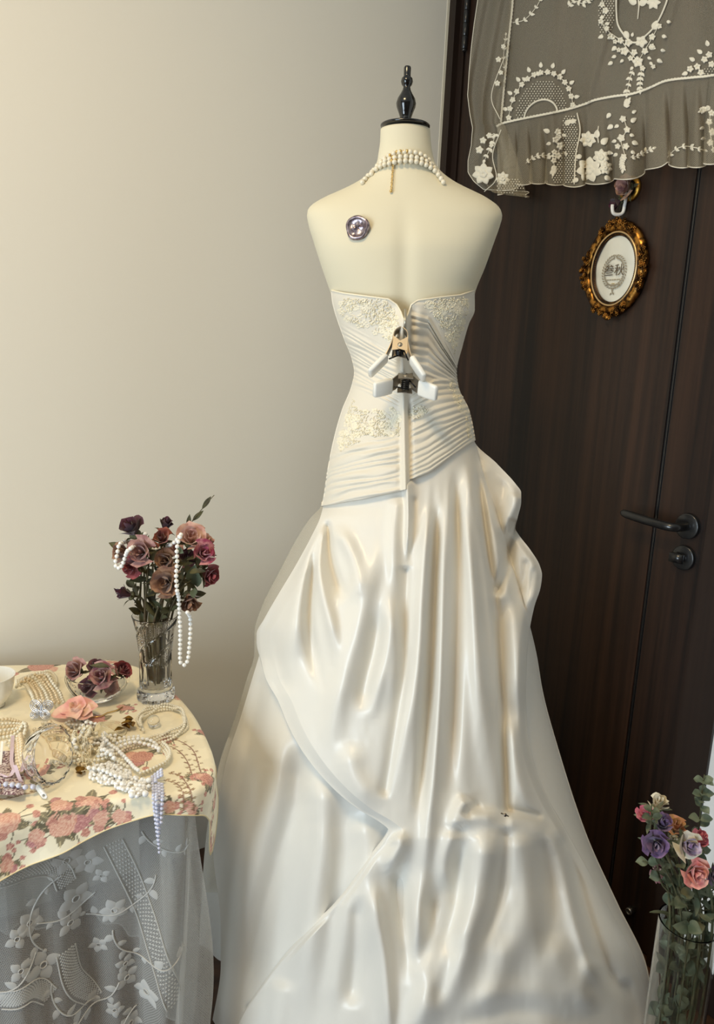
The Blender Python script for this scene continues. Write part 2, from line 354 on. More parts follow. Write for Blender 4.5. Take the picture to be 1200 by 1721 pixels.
cap = MB().lathe([(.0425, -.001), (.0430, .0003), (.0430, .0018), (.0415, .0030), (.01, .0034)], nt_, upv, 48).part('neck_cap', M_gloss, form)
prof = [(.0098, .003), (.0105, .0055), (.0092, .0075), (.0092, .0105), (.0105, .012), (.0095, .0135), (.0125, .022), (.0162, .031), (.0172, .037), (.0150, .045), (.0105, .052), (.0072, .058), (.0062, .0625), (.0060, .0635), (.0088, .0665), (.0104, .0715), (.0094, .0765), (.0062, .0795), (.0060, .082), (.0062, .093), (.0050, .0955), (.0025, .0965)]
MB().lathe([(r, h*1.0) for r, h in prof], nt_, upv, 32).part('finial', M_gloss, form)
pb = Pf[-1].mean(0)
mb = MB().tube([pb+np.array([0, 0, .05]), [pb[0], YC, .03]], .014, 14); mb.part('pole', M_gloss, form)
MB().lathe([(.13, 0), (.135, .008), (.12, .018), (.03, .028), (.018, .04)], (pb[0], YC, .002), (0, 0, 1), 40).part('base', M_gloss, form)

# ---- gown: outlines by image row, turned into a body with real depth
EL = [(480, 556), (500, 557), (520, 561), (545, 569), (575, 580), (600, 590), (625, 595), (650, 590), (690, 574), (740, 560), (790, 550), (850, 540), (870, 522), (900, 502), (960, 470), (1020, 440), (1060, 428), (1100, 427), (1140, 415), (1200, 397), (1290, 367), (1420, 345), (1620, 331), (1721, 312), (1900, 285), (2300, 260)]
ED = [(480, 798), (520, 798), (545, 788), (580, 778), (625, 768), (650, 771), (690, 789), (738, 799), (800, 815), (850, 832), (900, 848), (965, 868), (1020, 884), (1100, 904), (1160, 914), (1260, 941), (1400, 987), (1520, 1041), (1620, 1088), (1700, 1104), (1800, 1135), (2300, 1230)]
EB = [(480, .112), (560, .098), (625, .092), (690, .108), (760, .135), (850, .158), (1000, .20), (1200, .245), (1400, .29), (1600, .335), (1721, .36), (2000, .42), (2300, .46)]
def baseY(px, py):
    l, r = ip(EL, py, True), ip(ED, py, True)
    uu = np.clip((px-(l+r)/2)/((r-l)/2), -.99, .99)
    return YC-ip(EB, py, True)*np.sqrt(1-uu*uu)
def segd(px, py, pl):                                # distance to polyline and position along it
    pl = np.array(pl, float); best = np.full(px.shape, 1e9); tt = np.zeros(px.shape); sd = np.zeros(px.shape)
    L = np.r_[0, np.cumsum(np.linalg.norm(np.diff(pl, axis=0), axis=1))]
    for i in range(len(pl)-1):
        a, b = pl[i], pl[i+1]; d = b-a; q = np.clip(((px-a[0])*d[0]+(py-a[1])*d[1])/(d@d), 0, 1)
        ex, ey = px-a[0]-q*d[0], py-a[1]-q*d[1]; dd = np.hypot(ex, ey); k = dd < best
        best = np.where(k, dd, best); tt = np.where(k, (L[i]+q*(L[i+1]-L[i]))/L[-1], tt); sd = np.where(k, np.sign(ex*d[1]-ey*d[0]), sd)
    return best, tt, sd
def folds(px, py, lst):
    D = np.zeros(np.broadcast(px, py).shape)
    for f in lst:
        pl, amp, wd = f[0], f[1], f[2]; t0 = f[3] if len(f) > 3 else .15; t1 = f[4] if len(f) > 4 else .2; wd2 = f[5] if len(f) > 5 else wd
        pl = spline(pl, 14)
        d, t, s = segd(px, py, pl)
        if amp > 0: t0, t1 = max(t0, .12), max(t1, .36)
        if amp > 0: wd, wd2, amp = wd*1.42, wd2*1.42, amp*1.25
        else: wd, wd2, amp = wd*1.2, wd2*1.2, amp*1.35
        w_ = np.where(s > 0, wd, wd2)*(1 if len(f) < 7 else (f[6]+(1-f[6])*t))
        e = np.exp(-(d/w_)**2)
        tp = np.ones_like(t)
        if t0 > 0: tp = tp*sstep(0, t0, t)
        if t1 > 0: tp = tp*sstep(1, 1-t1, t)
        D += amp*e*tp
    return D
# s>0 is the right-hand side (in the picture) of a line drawn downwards
OVER = [
 # left swag gathered at (545,855)
 ([(543, 862), (520, 930), (500, 1010), (490, 1085), (478, 1160)], .020, 17, .1, .2, 17, .35),
 ([(546, 868), (528, 945), (520, 1030), (528, 1110), (545, 1170)], -.016, 9, .08, .3, 11, .5),
 ([(548, 868), (533, 930), (543, 1000), (558, 1060), (566, 1118), (560, 1140)], .017, 11, .06, .2, 9, .4),
 ([(550, 872), (556, 940), (572, 995), (584, 1012)], -.018, 9, .1, .25, 11, .4),
 ([(562, 880), (590, 930), (600, 975), (590, 1005), (576, 1018)], .013, 10, .2, .3, 8),
 ([(455, 1000), (448, 1060), (470, 1130), (480, 1175)], -.008, 14, .3, .2),
 ([(640, 900), (622, 960), (600, 1060), (572, 1160), (556, 1250), (551, 1290)], .016, 13, .25, .2, 15),
 ([(655, 960), (654, 1030), (648, 1100), (632, 1170), (618, 1212), (622, 1225)], .013, 9, .3, .15, 11),
 ([(640, 1010), (632, 1080), (615, 1150), (606, 1200)], -.012, 10, .3, .2),
 ([(590, 1240), (590, 1290), (612, 1330), (640, 1365)], .010, 15, .3, .25),
 # centre back seam with its pinched fold
 ([(668, 830), (662, 900), (662, 960), (660, 1010)], .010, 8, .1, .35),
 ([(682, 800), (686, 860), (684, 948)], .017, 6.5, .02, .06, 3, 1.0),
 ([(695, 830), (693, 900), (686, 955)], -.006, 5, .1, .3),
 ([(684, 950), (681, 1050), (680, 1130), (662, 1250), (646, 1345)], -.008, 4.5, .02, .05, 9),
 ([(660, 1000), (664, 1100), (650, 1200)], .010, 9, .3, .3),
 # long folds right of the seam
 ([(722, 840), (712, 960), (702, 1120), (680, 1260), (668, 1360)], .017, 13, .15, .15, 11, .6),
 ([(737, 830), (730, 980), (722, 1160), (706, 1340), (690, 1400)], -.015, 10, .15, .2, 9, .6),
 ([(752, 790), (747, 960), (740, 1150), (728, 1300), (716, 1440), (700, 1600)], .013, 9, .15, .2, 9, .7),
 ([(766, 780), (768, 960), (766, 1160), (756, 1310), (748, 1350)], -.013, 10, .15, .25, 9, .7),
 ([(786, 760), (792, 900), (800, 1100), (812, 1280), (820, 1350)], .018, 17, .1, .2, 14, .5),
 ([(798, 770), (814, 880), (830, 1000), (842, 1140), (848, 1280), (850, 1372)], -.020, 8, .1, .02, 6, .7),
 # folds and poufs on the right
 ([(806, 770), (826, 850), (836, 930), (833, 990)], .010, 11, .1, .3),
 ([(866, 870), (856, 930), (840, 985), (833, 1003)], -.020, 7, .05, .1, 7),
 ([(872, 828), (862, 860), (842, 900)], .012, 7, .05, .3, 9),
 ([(850, 800), (845, 850), (838, 900)], -.006, 12, .2, .3),
 ([(905, 970), (893, 1030), (880, 1100), (872, 1180), (878, 1240)], .018, 11, .15, .3, 14),
 ([(850, 985), (846, 1060), (856, 1160), (866, 1260)], -.014, 10, .2, .3),
 ([(886, 935), (880, 985), (872, 1010)], -.007, 6, .2, .3), ([(898, 950), (892, 990), (884, 1015)], -.006, 5, .2, .3),
 ([(868, 1010), (864, 1120), (872, 1200)], .012, 12, .2, .3),
 ([(858, 1200), (868, 1290), (888, 1350), (915, 1380)], .012, 10, .2, .2),
 # pinned pick-up at (848,1371) and what falls from it
 ([(772, 1395), (786, 1376), (815, 1370), (848, 1374)], .009, 8, .25, .2, 10),
 ([(848, 1376), (880, 1378), (922, 1390)], .007, 7, .2, .25, 11),
 ([(790, 1340), (774, 1358), (764, 1385), (770, 1405)], .014, 9, .2, .3),
 ([(812, 1352), (790, 1362), (784, 1376)], -.006, 6, .2, .2),
 ([(850, 1362), (880, 1364), (915, 1376)], -.007, 6, .1, .2),
 ([(766, 1390), (750, 1450), (752, 1505)], .014, 11, .2, .3),
 ([(782, 1400), (770, 1450), (768, 1520), (740, 1620)], -.012, 13, .2, .3),
 ([(822, 1385), (814, 1450), (798, 1530), (752, 1640), (700, 1730), (670, 1800)], .022, 22, .1, .2, 19),
 ([(850, 1385), (848, 1450), (836, 1520), (800, 1610)], -.010, 10, .1, .3),
 ([(872, 1388), (880, 1450), (880, 1540), (850, 1640)], .013, 18, .15, .3),
 ([(905, 1395), (916, 1450), (922, 1540), (910, 1640)], -.009, 14, .15, .3),
 ([(922, 1392), (945, 1440), (962, 1520), (985, 1600), (1020, 1680)], .016, 13, .1, .2, 10),
 ([(934, 1392), (962, 1460), (985, 1540), (1015, 1620), (1060, 1690)], -.016, 10, .1, .2, 12),
 ([(955, 1330), (985, 1440), (1020, 1530), (1055, 1610), (1085, 1690)], .012, 14, .2, .2),
 ([(1000, 1600), (980, 1660), (1000, 1710)], .012, 14, .3, .3), ([(1050, 1640), (1062, 1690), (1080, 1740)], -.01, 9, .2, .3),
 # train
 ([(660, 1400), (672, 1420), (660, 1450), (672, 1470)], .014, 10, .2, .3),
 ([(668, 1440), (674, 1520), (686, 1600), (684, 1660)], -.014, 11, .2, .3),
 ([(628, 1470), (632, 1530), (646, 1620), (652, 1720), (640, 1800)], .016, 9, .2, .2, 12),
 ([(712, 1450), (700, 1550), (690, 1650)], .010, 11, .3, .3),
 ([(730, 1480), (722, 1560), (700, 1640)], -.011, 12, .3, .3),
 ([(760, 1700), (830, 1672), (900, 1668), (960, 1690)], .004, 14, .3, .3),
 ([(740, 1740), (820, 1705), (900, 1700), (980, 1730)], -.004, 14, .3, .3),
]
UNDER = [
 ([(448, 1110), (430, 1200), (405, 1300), (378, 1420), (350, 1560)], -.014, 13, .1, .2),
 ([(470, 1190), (470, 1290), (440, 1400), (408, 1520), (372, 1680), (350, 1800)], .018, 20, .15, .1, 18),
 ([(490, 1240), (500, 1330), (470, 1440), (440, 1560), (420, 1700)], -.013, 17, .15, .2),
 ([(520, 1280), (545, 1370), (532, 1480), (518, 1590), (505, 1730)], .016, 19, .15, .1, 17),
 ([(560, 1330), (580, 1420), (572, 1520), (560, 1640), (545, 1760)], -.010, 20, .15, .2),
 ([(600, 1360), (616, 1430), (610, 1540), (600, 1650)], .010, 18, .15, .2),
 ([(420, 1220), (398, 1300), (372, 1420), (355, 1500)], .010, 10, .2, .3),
 ([(408, 1700), (440, 1680), (468, 1650)], -.006, 4, .2, .2),
]
TRAIN = [([(590, 1470), (574, 1560), (560, 1660), (548, 1760)], .012, 13, .2, .2), ([(604, 1500), (600, 1590), (590, 1700)], -.010, 12, .2, .2),
 ([(700, 1500), (716, 1580), (712, 1680), (700, 1760)], .009, 12, .3, .3), ([(770, 1560), (756, 1620), (726, 1700)], -.010, 12, .3, .3),
 ([(850, 1560), (836, 1640), (800, 1720)], .010, 16, .3, .3), ([(930, 1560), (946, 1640), (960, 1720)], .010, 16, .3, .3), ([(475, 1640), (466, 1700), (455, 1780)], .009, 15, .2, .2)]
def micro(px, py): return .0012*(vnoise(px/26, py/60, 3)-.5)+.0006*(vnoise(px/9, py/24, 5)-.5)
gown = thing('wedding_gown', 'strapless ivory satin wedding gown with draped overskirt and ruched back', 'gown', (PY(690, 1500, YC)[0], YC, 0))
def floor_row(pxf, base, lo=1500., hi=2600.):       # image row at which a column of cloth reaches the floor
    n = len(pxf(np.full(1, lo)).ravel()); a = np.full(n, lo); b = np.full(n, hi)
    for _ in range(30):
        m = (a+b)/2; q = pxf(m); z = PY(q, m, baseY(q, m)+base)[..., 2]; up = z > .006
        a = np.where(up, m, a); b = np.where(up, b, m)
    return a
def settle(P):                                       # the cloth comes to rest on the floor
    z = P[..., 2]; low = z < .006
    r = P-CAM; k = (0.006-CAMH)/r[..., 2]
    Q = CAM+r*k[..., None]
    P = np.where(low[..., None], Q, P); return P
# underskirt
nr, nc = 330, 330
ph = np.linspace(-PI/2, PI/2, nc); u1 = np.sin(ph)
UL = [(800, 575), (900, 540), (1000, 478), (1060, 446), (1100, 436), (1140, 424), (1200, 406), (1290, 378), (1420, 358), (1560, 371), (1620, 371), (1721, 356), (1900, 325), (2600, 280)]
def upx(m):
    l, r = ip(UL, m, True), ip(ED, m, True)-2; return (l+r)/2+(r-l)/2*u1
end = floor_row(upx, .012)
t = np.linspace(0, 1, nr)[:, None]
pyr = 800+(end[None]-800)*t; px = upx(pyr)
Y = baseY(px, pyr)+.012-(folds(px, pyr, UNDER)+micro(px, pyr))*sstep(1, .96, t)
Pf = PY(px, pyr, Y); Pf[..., 2] = np.maximum(Pf[..., 2], .004)
Pc, Fc = wrap(Pf, ip(EB, pyr[:, 0], True)*.8, 60)
part('underskirt', Pc, Fc, M_satin, gown)
# overskirt, pinned up and falling into a train
OL = [(735, 563), (790, 552), (850, 543), (870, 538), (900, 524), (950, 497), (1000, 467), (1040, 444), (1066, 431), (1080, 431), (1110, 438), (1140, 446), (1178, 467), (1215, 482), (1250, 500), (1290, 528), (1330, 565), (1360, 602), (1383, 640), (1396, 653), (1412, 647), (1440, 626), (1475, 602), (1530, 558), (1570, 516), (1640, 455), (1740, 395), (2600, 300)]
OR = [(735, 797), (738, 797), (780, 836), (815, 868), (828, 876), (842, 876), (870, 870), (888, 866), (896, 870), (925, 892), (950, 907), (966, 911), (985, 909), (1020, 898), (1060, 890), (1100, 886), (1160, 884), (1220, 886), (1290, 900), (1350, 925), (1390, 948), (1430, 970), (1520, 1020), (1600, 1062), (1700, 1096), (1800, 1130), (2300, 1220)]
nr, nc = 420, 300
uu = (1-np.cos(PI*np.linspace(0, 1, nc)))/2*.35+np.linspace(0, 1, nc)*.65
def opx(m): l, r = ip(OL, m, True), ip(OR, m, True); return l+(r-l)*uu
end = floor_row(opx, -.002)
t = np.linspace(0, 1, nr)[:, None]; pyr = 735+(end[None]-735)*t
px = opx(pyr); l, r = ip(OL, pyr, True), ip(OR, pyr, True)
lift = .016+.012*sstep(0, 34, px-l)
lift = lift*sstep(1500, 1385, pyr-0*px)+.007*sstep(1392, 1560, pyr)
lift = np.minimum(lift, .003+.022*sstep(735, 930, pyr))
right = sstep(0, 16, r-px); lift = lift*(.35+.65*right)
pouf = .03*np.exp(-((px-862)/26)**2-((pyr-845)/45)**2)+.03*np.exp(-((px-890)/22)**2-((pyr-985)/60)**2)
shelf = .016*sstep(1358, 1394, pyr-.10*(px-848)+4*np.sin((px-770)/30))*sstep(762, 822, px)*sstep(975, 905, px)*np.exp(-np.clip(pyr-1390, 0, 9e9)/120)
fan = np.arctan2(px-735, pyr-430); reg = sstep(690, 712, px-(pyr-1100)*-.06)*sstep(900, 850, px)*sstep(790, 900, pyr)*sstep(1420, 1250, pyr)
fanb = np.arctan2(px-(735-(pyr-1400)*.18), pyr-900); regb = sstep(1400, 1500, pyr)*sstep(640, 690, px)*sstep(1000, 930, px)
D = folds(px, pyr, OVER)+folds(px, pyr, UNDER[1:6]+TRAIN)*sstep(1400, 1470, pyr)+micro(px, pyr)+reg*.0030*np.sin(fan*120+2.5*vnoise(px/60, pyr/260, 8))+regb*.0035*np.sin(fanb*46+3*vnoise(px/80, pyr/200, 9))
edge = sstep(0, 12, px-l)
Y = baseY(px, pyr)-lift-pouf-shelf-D*(.3+.7*edge)
Y = Y+(D+lift+pouf+shelf)*sstep(.95, 1, t)
Po = PY(px, pyr, Y)
# rolled-in borders: tuck one more row of cloth behind each side
def tuck(P, side, d):
    e = P[:, 0] if side == 0 else P[:, -1]; q = P[:, 6] if side == 0 else P[:, -7]
    a = e+(q-e)*.35; a[:, 1] += d; return a
Po = np.concatenate([tuck(Po, 0, .016)[:, None], Po, tuck(Po, 1, .03)[:, None]], 1)
Po[..., 2] = np.maximum(Po[..., 2], .004)
part('overskirt', Po.reshape(-1, 3), gridF(Po.shape[1], Po.shape[0]), M_satin, gown)
# tulle petticoat showing past the satin on the left
pyr = np.linspace(852, 1500, 120)[:, None]*np.ones((1, 40)); tt = np.linspace(0, 1, 40)[None]
l = ip(EL, pyr, True); px = l+tt*(115+0*pyr)
Y = baseY(px, pyr)+.02+.03*tt+.006*np.sin(px/9+pyr/60)+.05*(1-tt)**3
Pt = PY(px, pyr, Y)
part('tulle_layer', Pt.reshape(-1, 3), gridF(40, 120), M_tulle, gown, uv=np.stack([px*MPX, pyr*MPX], -1).reshape(-1, 2))
# satin hem peeping out low on the left, with tulle under it
pyr = np.linspace(1240, 1620, 60)[:, None]*np.ones((1, 30)); tt = np.linspace(0, 1, 30)[None]
pyr = pyr+tt*9*(pyr-1240)/380; px = ip(EL, pyr, True)+tt*70
Y = YC+.05-.05*np.sin(tt*PI*.5)+.006*np.sin(tt*9)
part('lining_hem', PY(px, pyr, Y).reshape(-1, 3), gridF(30, 60), M_satin, gown)
pyr = np.linspace(1560, 1700, 20)[:, None]*np.ones((1, 20)); tt = np.linspace(0, 1, 20)[None]
px = 333+tt*55+.03*(1600-pyr); Y = YC+.06-.03*tt+.01*np.sin(tt*14)
Pt = PY(px, pyr, Y); Pt[..., 2] = np.maximum(Pt[..., 2], .004)
part('tulle_hem', Pt.reshape(-1, 3), gridF(20, 20), M_tulle, gown, uv=np.stack([px*MPX, pyr*MPX], -1).reshape(-1, 2))
# ---- bodice
BR = [(480, 798), (520, 798), (545, 788), (580, 778), (625, 768), (650, 771), (690, 789), (738, 799), (800, 806), (860, 812)]
BTOP = [(-1, 488), (-.82, 493), (-.45, 499), (-.2, 503), (-.1, 512), (-.04, 527), (.0, 540), (.035, 533), (.1, 513), (.2, 505), (.5, 500), (.8, 496), (1, 488)]
BBOT = [(-1, 851), (-.5, 839), (.0, 824), (.06, 822), (.09, 806), (.16, 803), (.35, 794), (.67, 764), (1, 740)]
def band(px, py, top, bot, N, amp, seed, sharp=.7):
    a, b = ip(top, px), ip(bot, px); v = (py-a)/(b-a); m = sstep(-.02, .05, v)*sstep(1.02, .95, v)
    wv = v*N+1.2*(vnoise(px/80, v*N*.7, seed)-.5)+.35*(vnoise(px/28, v*N*1.1, seed+1)-.5)
    return m*amp*((.5+.5*np.sin(2*PI*wv))**sharp)*(.55+.9*vnoise(px/30, v*N, seed+2))
ZA = ([(540, 505), (575, 540), (620, 566), (676, 598)], [(540, 632), (600, 652), (676, 688)])
ZB = ([(686, 505), (720, 512), (742, 560), (770, 615), (800, 650)], [(686, 628), (720, 632), (770, 650), (800, 662)])
ZC = ([(686, 660), (730, 636), (780, 634), (810, 640)], [(686, 812), (720, 795), (762, 765), (800, 738), (812, 730)])
ZD = ([(530, 790), (556, 756), (590, 745), (684, 730)], [(530, 856), (560, 850), (600, 840), (684, 825)])
def ruche(px, py):
    lft = sstep(676, 664, px); rgt = sstep(686, 696, px); uplace = sstep(545, 575, py+.22*(620-px))
    A = band(px, py, *ZA, 13, .0032, 11)*lft*uplace
    B = band(px, py, *ZB, 8, .0048, 21)*rgt
    C = band(px, py, *ZC, 13, .0048, 31)*rgt
    Dd = band(px, py, *ZD, 9, .0048, 41)*lft
    return A+B+C+Dd
def pinch(px, py):
    c = ip([(500, 684), (560, 676), (600, 676), (700, 679), (940, 684)], py)
    d = px-c
    p = .036*np.exp(-(d/np.where(d < 0, 13, 9))**2)*sstep(505, 545, py)*sstep(690, 600, py)
    p += .012*np.exp(-(d/5.5)**2)*sstep(640, 690, py)
    p += -.006*np.exp(-((d-9)/5)**2)*sstep(660, 700, py)
    p += .008*np.exp(-((d+22)/11)**2)*sstep(520, 560, py)*sstep(640, 590, py)+.009*np.exp(-((d-24)/10)**2)*sstep(505, 540, py)*sstep(640, 590, py)
    return p
def bodY(px, py, off=.0): return baseY(px, py)-.006-.003*sstep(0, 1, 1)-ruche(px, py)-pinch(px, py)-off-.018*sstep(735, 850, py)
nr, nc = 300, 300
ph = np.linspace(-PI/2, PI/2, nc); u = np.sin(ph)*.5+np.linspace(-1, 1, nc)*.5; u = u[None]; t = np.linspace(0, 1, nr)[:, None]
py = ip(BTOP, u)*(1-t)+ip(BBOT, u)*t
l, r = ip(EL, py, True), ip(BR, py, True); px = (l+r)/2+(r-l)/2*u
Y = bodY(px, py); Y += .006*sstep(1, .99, 1-t)*0
Pb = PY(px, py, Y)
inn = Pb[:1].copy(); inn[..., 1] += .008; inn[..., 2] -= .004
bot = Pb[-1:].copy(); bot[..., 1] += .012; bot[..., 2] += .006
Pb = np.concatenate([inn, Pb, bot], 0)
Vb, Fc = wrap(Pb, ip(EB, np.r_[py[0, 0], py[:, 0], py[-1, 0]], True)*.95+.012, 40)
part('bodice', Vb, Fc, M_chiffon, gown)
# piping along the top edge and the zip
pp = np.stack([px[0], py[0]], -1); e3 = PY(pp[:, 0], pp[:, 1], bodY(pp[:, 0], pp[:, 1]))
MB().tube(e3[::3], .0016, 6).part('top_piping', M_thread, gown)
zy = np.linspace(520, 560, 20); MB().tube(PY(681+0*zy, zy, bodY(681+0*zy, zy)-.002), .0022, 6).part('zip', mat('zip_metal', (190, 184, 168), .35, .8), gown)
# beaded lace appliques
from itertools import product
def inpoly(x, y, poly):
    c = np.zeros(x.shape, bool); n = len(poly)
    for i in range(n):
        (x1, y1), (x2, y2) = poly[i], poly[i-1]
        c ^= ((y1 > y) != (y2 > y)) & (x < (x2-x1)*(y-y1)/(y2-y1+1e-9)+x1)
    return c
def applique(poly, nb, nf, label, seed, yf=bodY, lift=.0012):
    rg = np.random.default_rng(seed); P = np.array(poly); x0, y0 = P.min(0); x1, y1 = P.max(0)
    mb = MB()
    X = rg.uniform(x0, x1, nb*4); Yp = rg.uniform(y0, y1, nb*4)
    k = inpoly(X, Yp, poly) & (vnoise(X/11, Yp/11, seed) > .34); X, Yp = X[k][:nb], Yp[k][:nb]
    C = PY(X, Yp, yf(X, Yp)-lift)
    V, Fc = beads(C, rg.uniform(.0007, .0015, len(C)), 1)
    ap = part('beaded_lace', V, Fc, M_bead, gown, label=label)
    # embroidered flowers and scrolls under the beads
    X = rg.uniform(x0, x1, nf*6); Yp = rg.uniform(y0, y1, nf*6); k = inpoly(X, Yp, poly); X, Yp = X[k][:nf], Yp[k][:nf]
    for x, y in zip(X, Yp):
        R = rg.uniform(3.5, 6.5); n = rg.integers(4, 7); a0 = rg.uniform(0, 6.28)
        for j in range(n):
            a = a0+j*2*PI/n; cx_, cy_ = x+math.cos(a)*R*.6, y+math.sin(a)*R*.6
            tt = np.linspace(0, 2*PI, 7)[:-1]; qx = cx_+R*.5*np.cos(tt); qy = cy_+R*.42*np.sin(tt)
            Q = np.vstack([PY(qx, qy, yf(qx, qy)-.0004), PY(cx_, cy_, yf(np.array(cx_), np.array(cy_))-.0016)[None]])
            mb.add(Q, [((i+1) % 6, i, 6) for i in range(6)])
    for q in range(nf):
        x, y = rg.choice(X), rg.choice(Yp); a = rg.uniform(0, 6.28); pl = []
        for s in range(9):
            pl.append((x, y)); x += 2.2*math.cos(a); y += 2.2*math.sin(a); a += .35
        pl = np.array(pl)
        if inpoly(pl[:, 0], pl[:, 1], poly).all(): mb.tube(PY(pl[:, 0], pl[:, 1], yf(pl[:, 0], pl[:, 1])-.0006), .0006, 4)
    mb.part('embroidery', M_thread, ap, label=None)
applique([(570, 508), (578, 501), (640, 503), (664, 518), (672, 545), (668, 580), (655, 572), (630, 560), (600, 548), (572, 530)], 420, 46, 'beaded lace along the top edge, on the cream wall\'s side', 1)
applique([(706, 512), (730, 503), (784, 498), (788, 520), (780, 545), (771, 575), (764, 598), (758, 580), (745, 560), (733, 535)], 430, 48, 'beaded lace along the top edge, on the door\'s side', 2)
applique([(592, 652), (600, 690), (640, 690), (660, 685), (672, 700), (672, 733), (620, 735), (585, 752), (572, 760), (568, 742), (582, 700), (592, 668)], 520, 60, 'beaded lace over the hip below the clamps', 3)
applique([(762, 640), (768, 655), (781, 680), (788, 705), (793, 735), (787, 738), (782, 705), (768, 675), (756, 655), (757, 642)], 220, 26, 'narrow beaded lace down the side seam', 4)
applique([(688, 685), (715, 680), (722, 690), (705, 702), (690, 705)], 50, 8, 'small beaded motif beside the lower clamp', 5)
# pin of the pick-up
pc = np.array(PY(848, 1369, float(baseY(np.array(848.), np.array(1369.)))-.062))
mb = MB(); mb.tube([pc+np.array([-.006, 0, .002]), pc+np.array([-.002, -.004, .003]), pc+np.array([.004, -.003, 0]), pc+np.array([.007, .002, -.004])], .0011, 6)
mb.lathe([(.0025, 0), (.003, .001), (.0025, .002)], pc+np.array([.0, -.004, .002]), (0, -1, .4), 10)
mb.part('bustle_pin', mat('pin_steel', (120, 112, 100), .3, 1.0), gown)
# ================================================================== side table with its two cloths
TZ = .65
TB = [(0, 1121, .03), (120, 1119, .03), (215, 1120, .045), (262, 1146, .07), (305, 1186, .085), (336, 1238, .095), (350, 1290, .105), (326, 1324, .050), (255, 1333, .036), (150, 1345, .058), (60, 1362, .080), (-50, 1385, .10), (-220, 1400, .1), (-380, 1310, .1), (-330, 1190, .08), (-150, 1128, .03)]
NB = 1000
bc = np.array([list(PZ(a, b, TZ)[:2])+[l] for a, b, l in TB]); bs = spline(bc, NB, True)
BXY = bs[:, :2].copy(); _wd = BXY @ DW[:2]-cor @ DW; BXY += DW[None, :2]*np.maximum(.05-_wd, 0)[:, None]; BLn = bs[:, 2]; TC = np.array([BXY[:, 0].mean(), BXY[:, 1].mean()])
tg = np.roll(BXY, -3, 0)-np.roll(BXY, 3, 0); tg /= np.linalg.norm(tg, axis=1)[:, None]
BN = np.stack([tg[:, 1], -tg[:, 0]], -1)
if ((BXY-TC)*BN).sum() < 0: BN = -BN
barc = np.r_[0, np.cumsum(np.linalg.norm(np.diff(BXY, axis=0), axis=1))]
M_tw = mat('grey_table_board', (120, 112, 104), .6)
table = thing('side_table', 'small side table hidden under the floral cloth and lace skirt', 'table', (TC[0], TC[1], 0))
k = np.arange(0, NB, 20); rim = BXY[k]-BN[k]*.034
MB().prism([(x, y, TZ-.028) for x, y in rim], (0, 0, 1), .024).part('table_top', M_tw, table, smooth=False)
for i in (60, 330, 560, 800):
    q = TC+(BXY[i]-TC)*.72
    MB().tube([(q[0], q[1], .002), (q[0], q[1], TZ-.029)], [.014, .018], 12).part('leg', M_tw, table)
# ---- white lace skirt of the table
Z0 = TZ-.0005
def lace_S(nq=90):
    q = np.linspace(0, 1, nq)[:, None]; drop = q*(Z0-.012)
    ph = barc*38+2.2*np.sin(barc*9)
    fold = (.5+.5*np.sin(ph))[None]**2.4*.042+.010*np.sin(barc*91+1)[None]
    out = -.004+.012*np.sqrt(q)+fold*sstep(.02, .75, q)+.012*q
    # folds must not run past the wall side
    out = out-(.046*q**.6+.014)*sstep(.02, .22, BXY[:, 0]-TC[0])[None]-.03*q*(np.clip(.16-_wd, 0, .1)/.1)[None]
    X = BXY[None]+BN[None]*out[..., None]
    X[..., 0] += .012*np.sin(drop*7+ph[None]*.25)*q
    return np.concatenate([X, (Z0-drop+0*out)[..., None]], -1), drop
LS, ldrop = lace_S(); nq = len(LS)
M_net = sheer('grey_white_net', (222, 220, 214), .26, .58, 420)
M_motif = sheer('woven_lace_motif', (232, 230, 225), .74, .92, 900, .35)
lcl = thing('lace_tablecloth', 'grey-white net lace cloth woven with large blossoms, hanging to the floor under the floral cloth', 'tablecloth', (TC[0], TC[1], 0))
uvl = np.stack(np.broadcast_arrays(barc[None], ldrop), -1)
part('net', LS.reshape(-1, 3), gridF(NB, nq, True), M_net, lcl, uv=uvl.reshape(-1, 2))
MB().tube(np.vstack([LS[-1][::4], LS[-1][:1]]), .0015, 5, closed=False).part('hem', M_motif, lcl)
lpx, lpy = proj(LS)
e1 = np.gradient(LS, axis=1); e2 = np.gradient(LS, axis=0); LNr = np.cross(e1, e2); LNr /= np.linalg.norm(LNr, axis=-1)[..., None]+1e-12
if (LNr[10:80, :, :2]*BN[None]).sum() < 0: LNr = -LNr
lvis = ((CAM-LS)*LNr).sum(-1) > 0
def lace_pt(a, d, lift):                              # arc, drop (metres) -> point on the net
    fi = np.interp(np.mod(a, barc[-1]), barc, np.arange(NB)); fj = np.clip(np.asarray(d)/(Z0-.012)*(nq-1), 0, nq-1.001)
    i0 = fi.astype(int); j0 = fj.astype(int); fx = (fi-i0)[..., None]; fy = (fj-j0)[..., None]; i1 = (i0+1) % NB; j1 = j0+1
    g_ = lambda A: (A[j0, i0]*(1-fx)+A[j0, i1]*fx)*(1-fy)+(A[j1, i0]*(1-fx)+A[j1, i1]*fx)*fy
    return g_(LS)+g_(LNr)*np.asarray(lift)[..., None]
def lace_at(px, py):
    d = (lpx-px)**2+(lpy-py)**2+np.where(lvis, 0, 1e5); j, i = np.unravel_index(np.argmin(d), d.shape); return barc[i], ldrop[j, 0]
_k = np.argmin((lpx[40]-150)**2+np.where(lvis[40], 0, 1e5)); ASGN = 1. if lpx[40, (_k+6) % NB] > lpx[40, (_k-6) % NB] else -1.
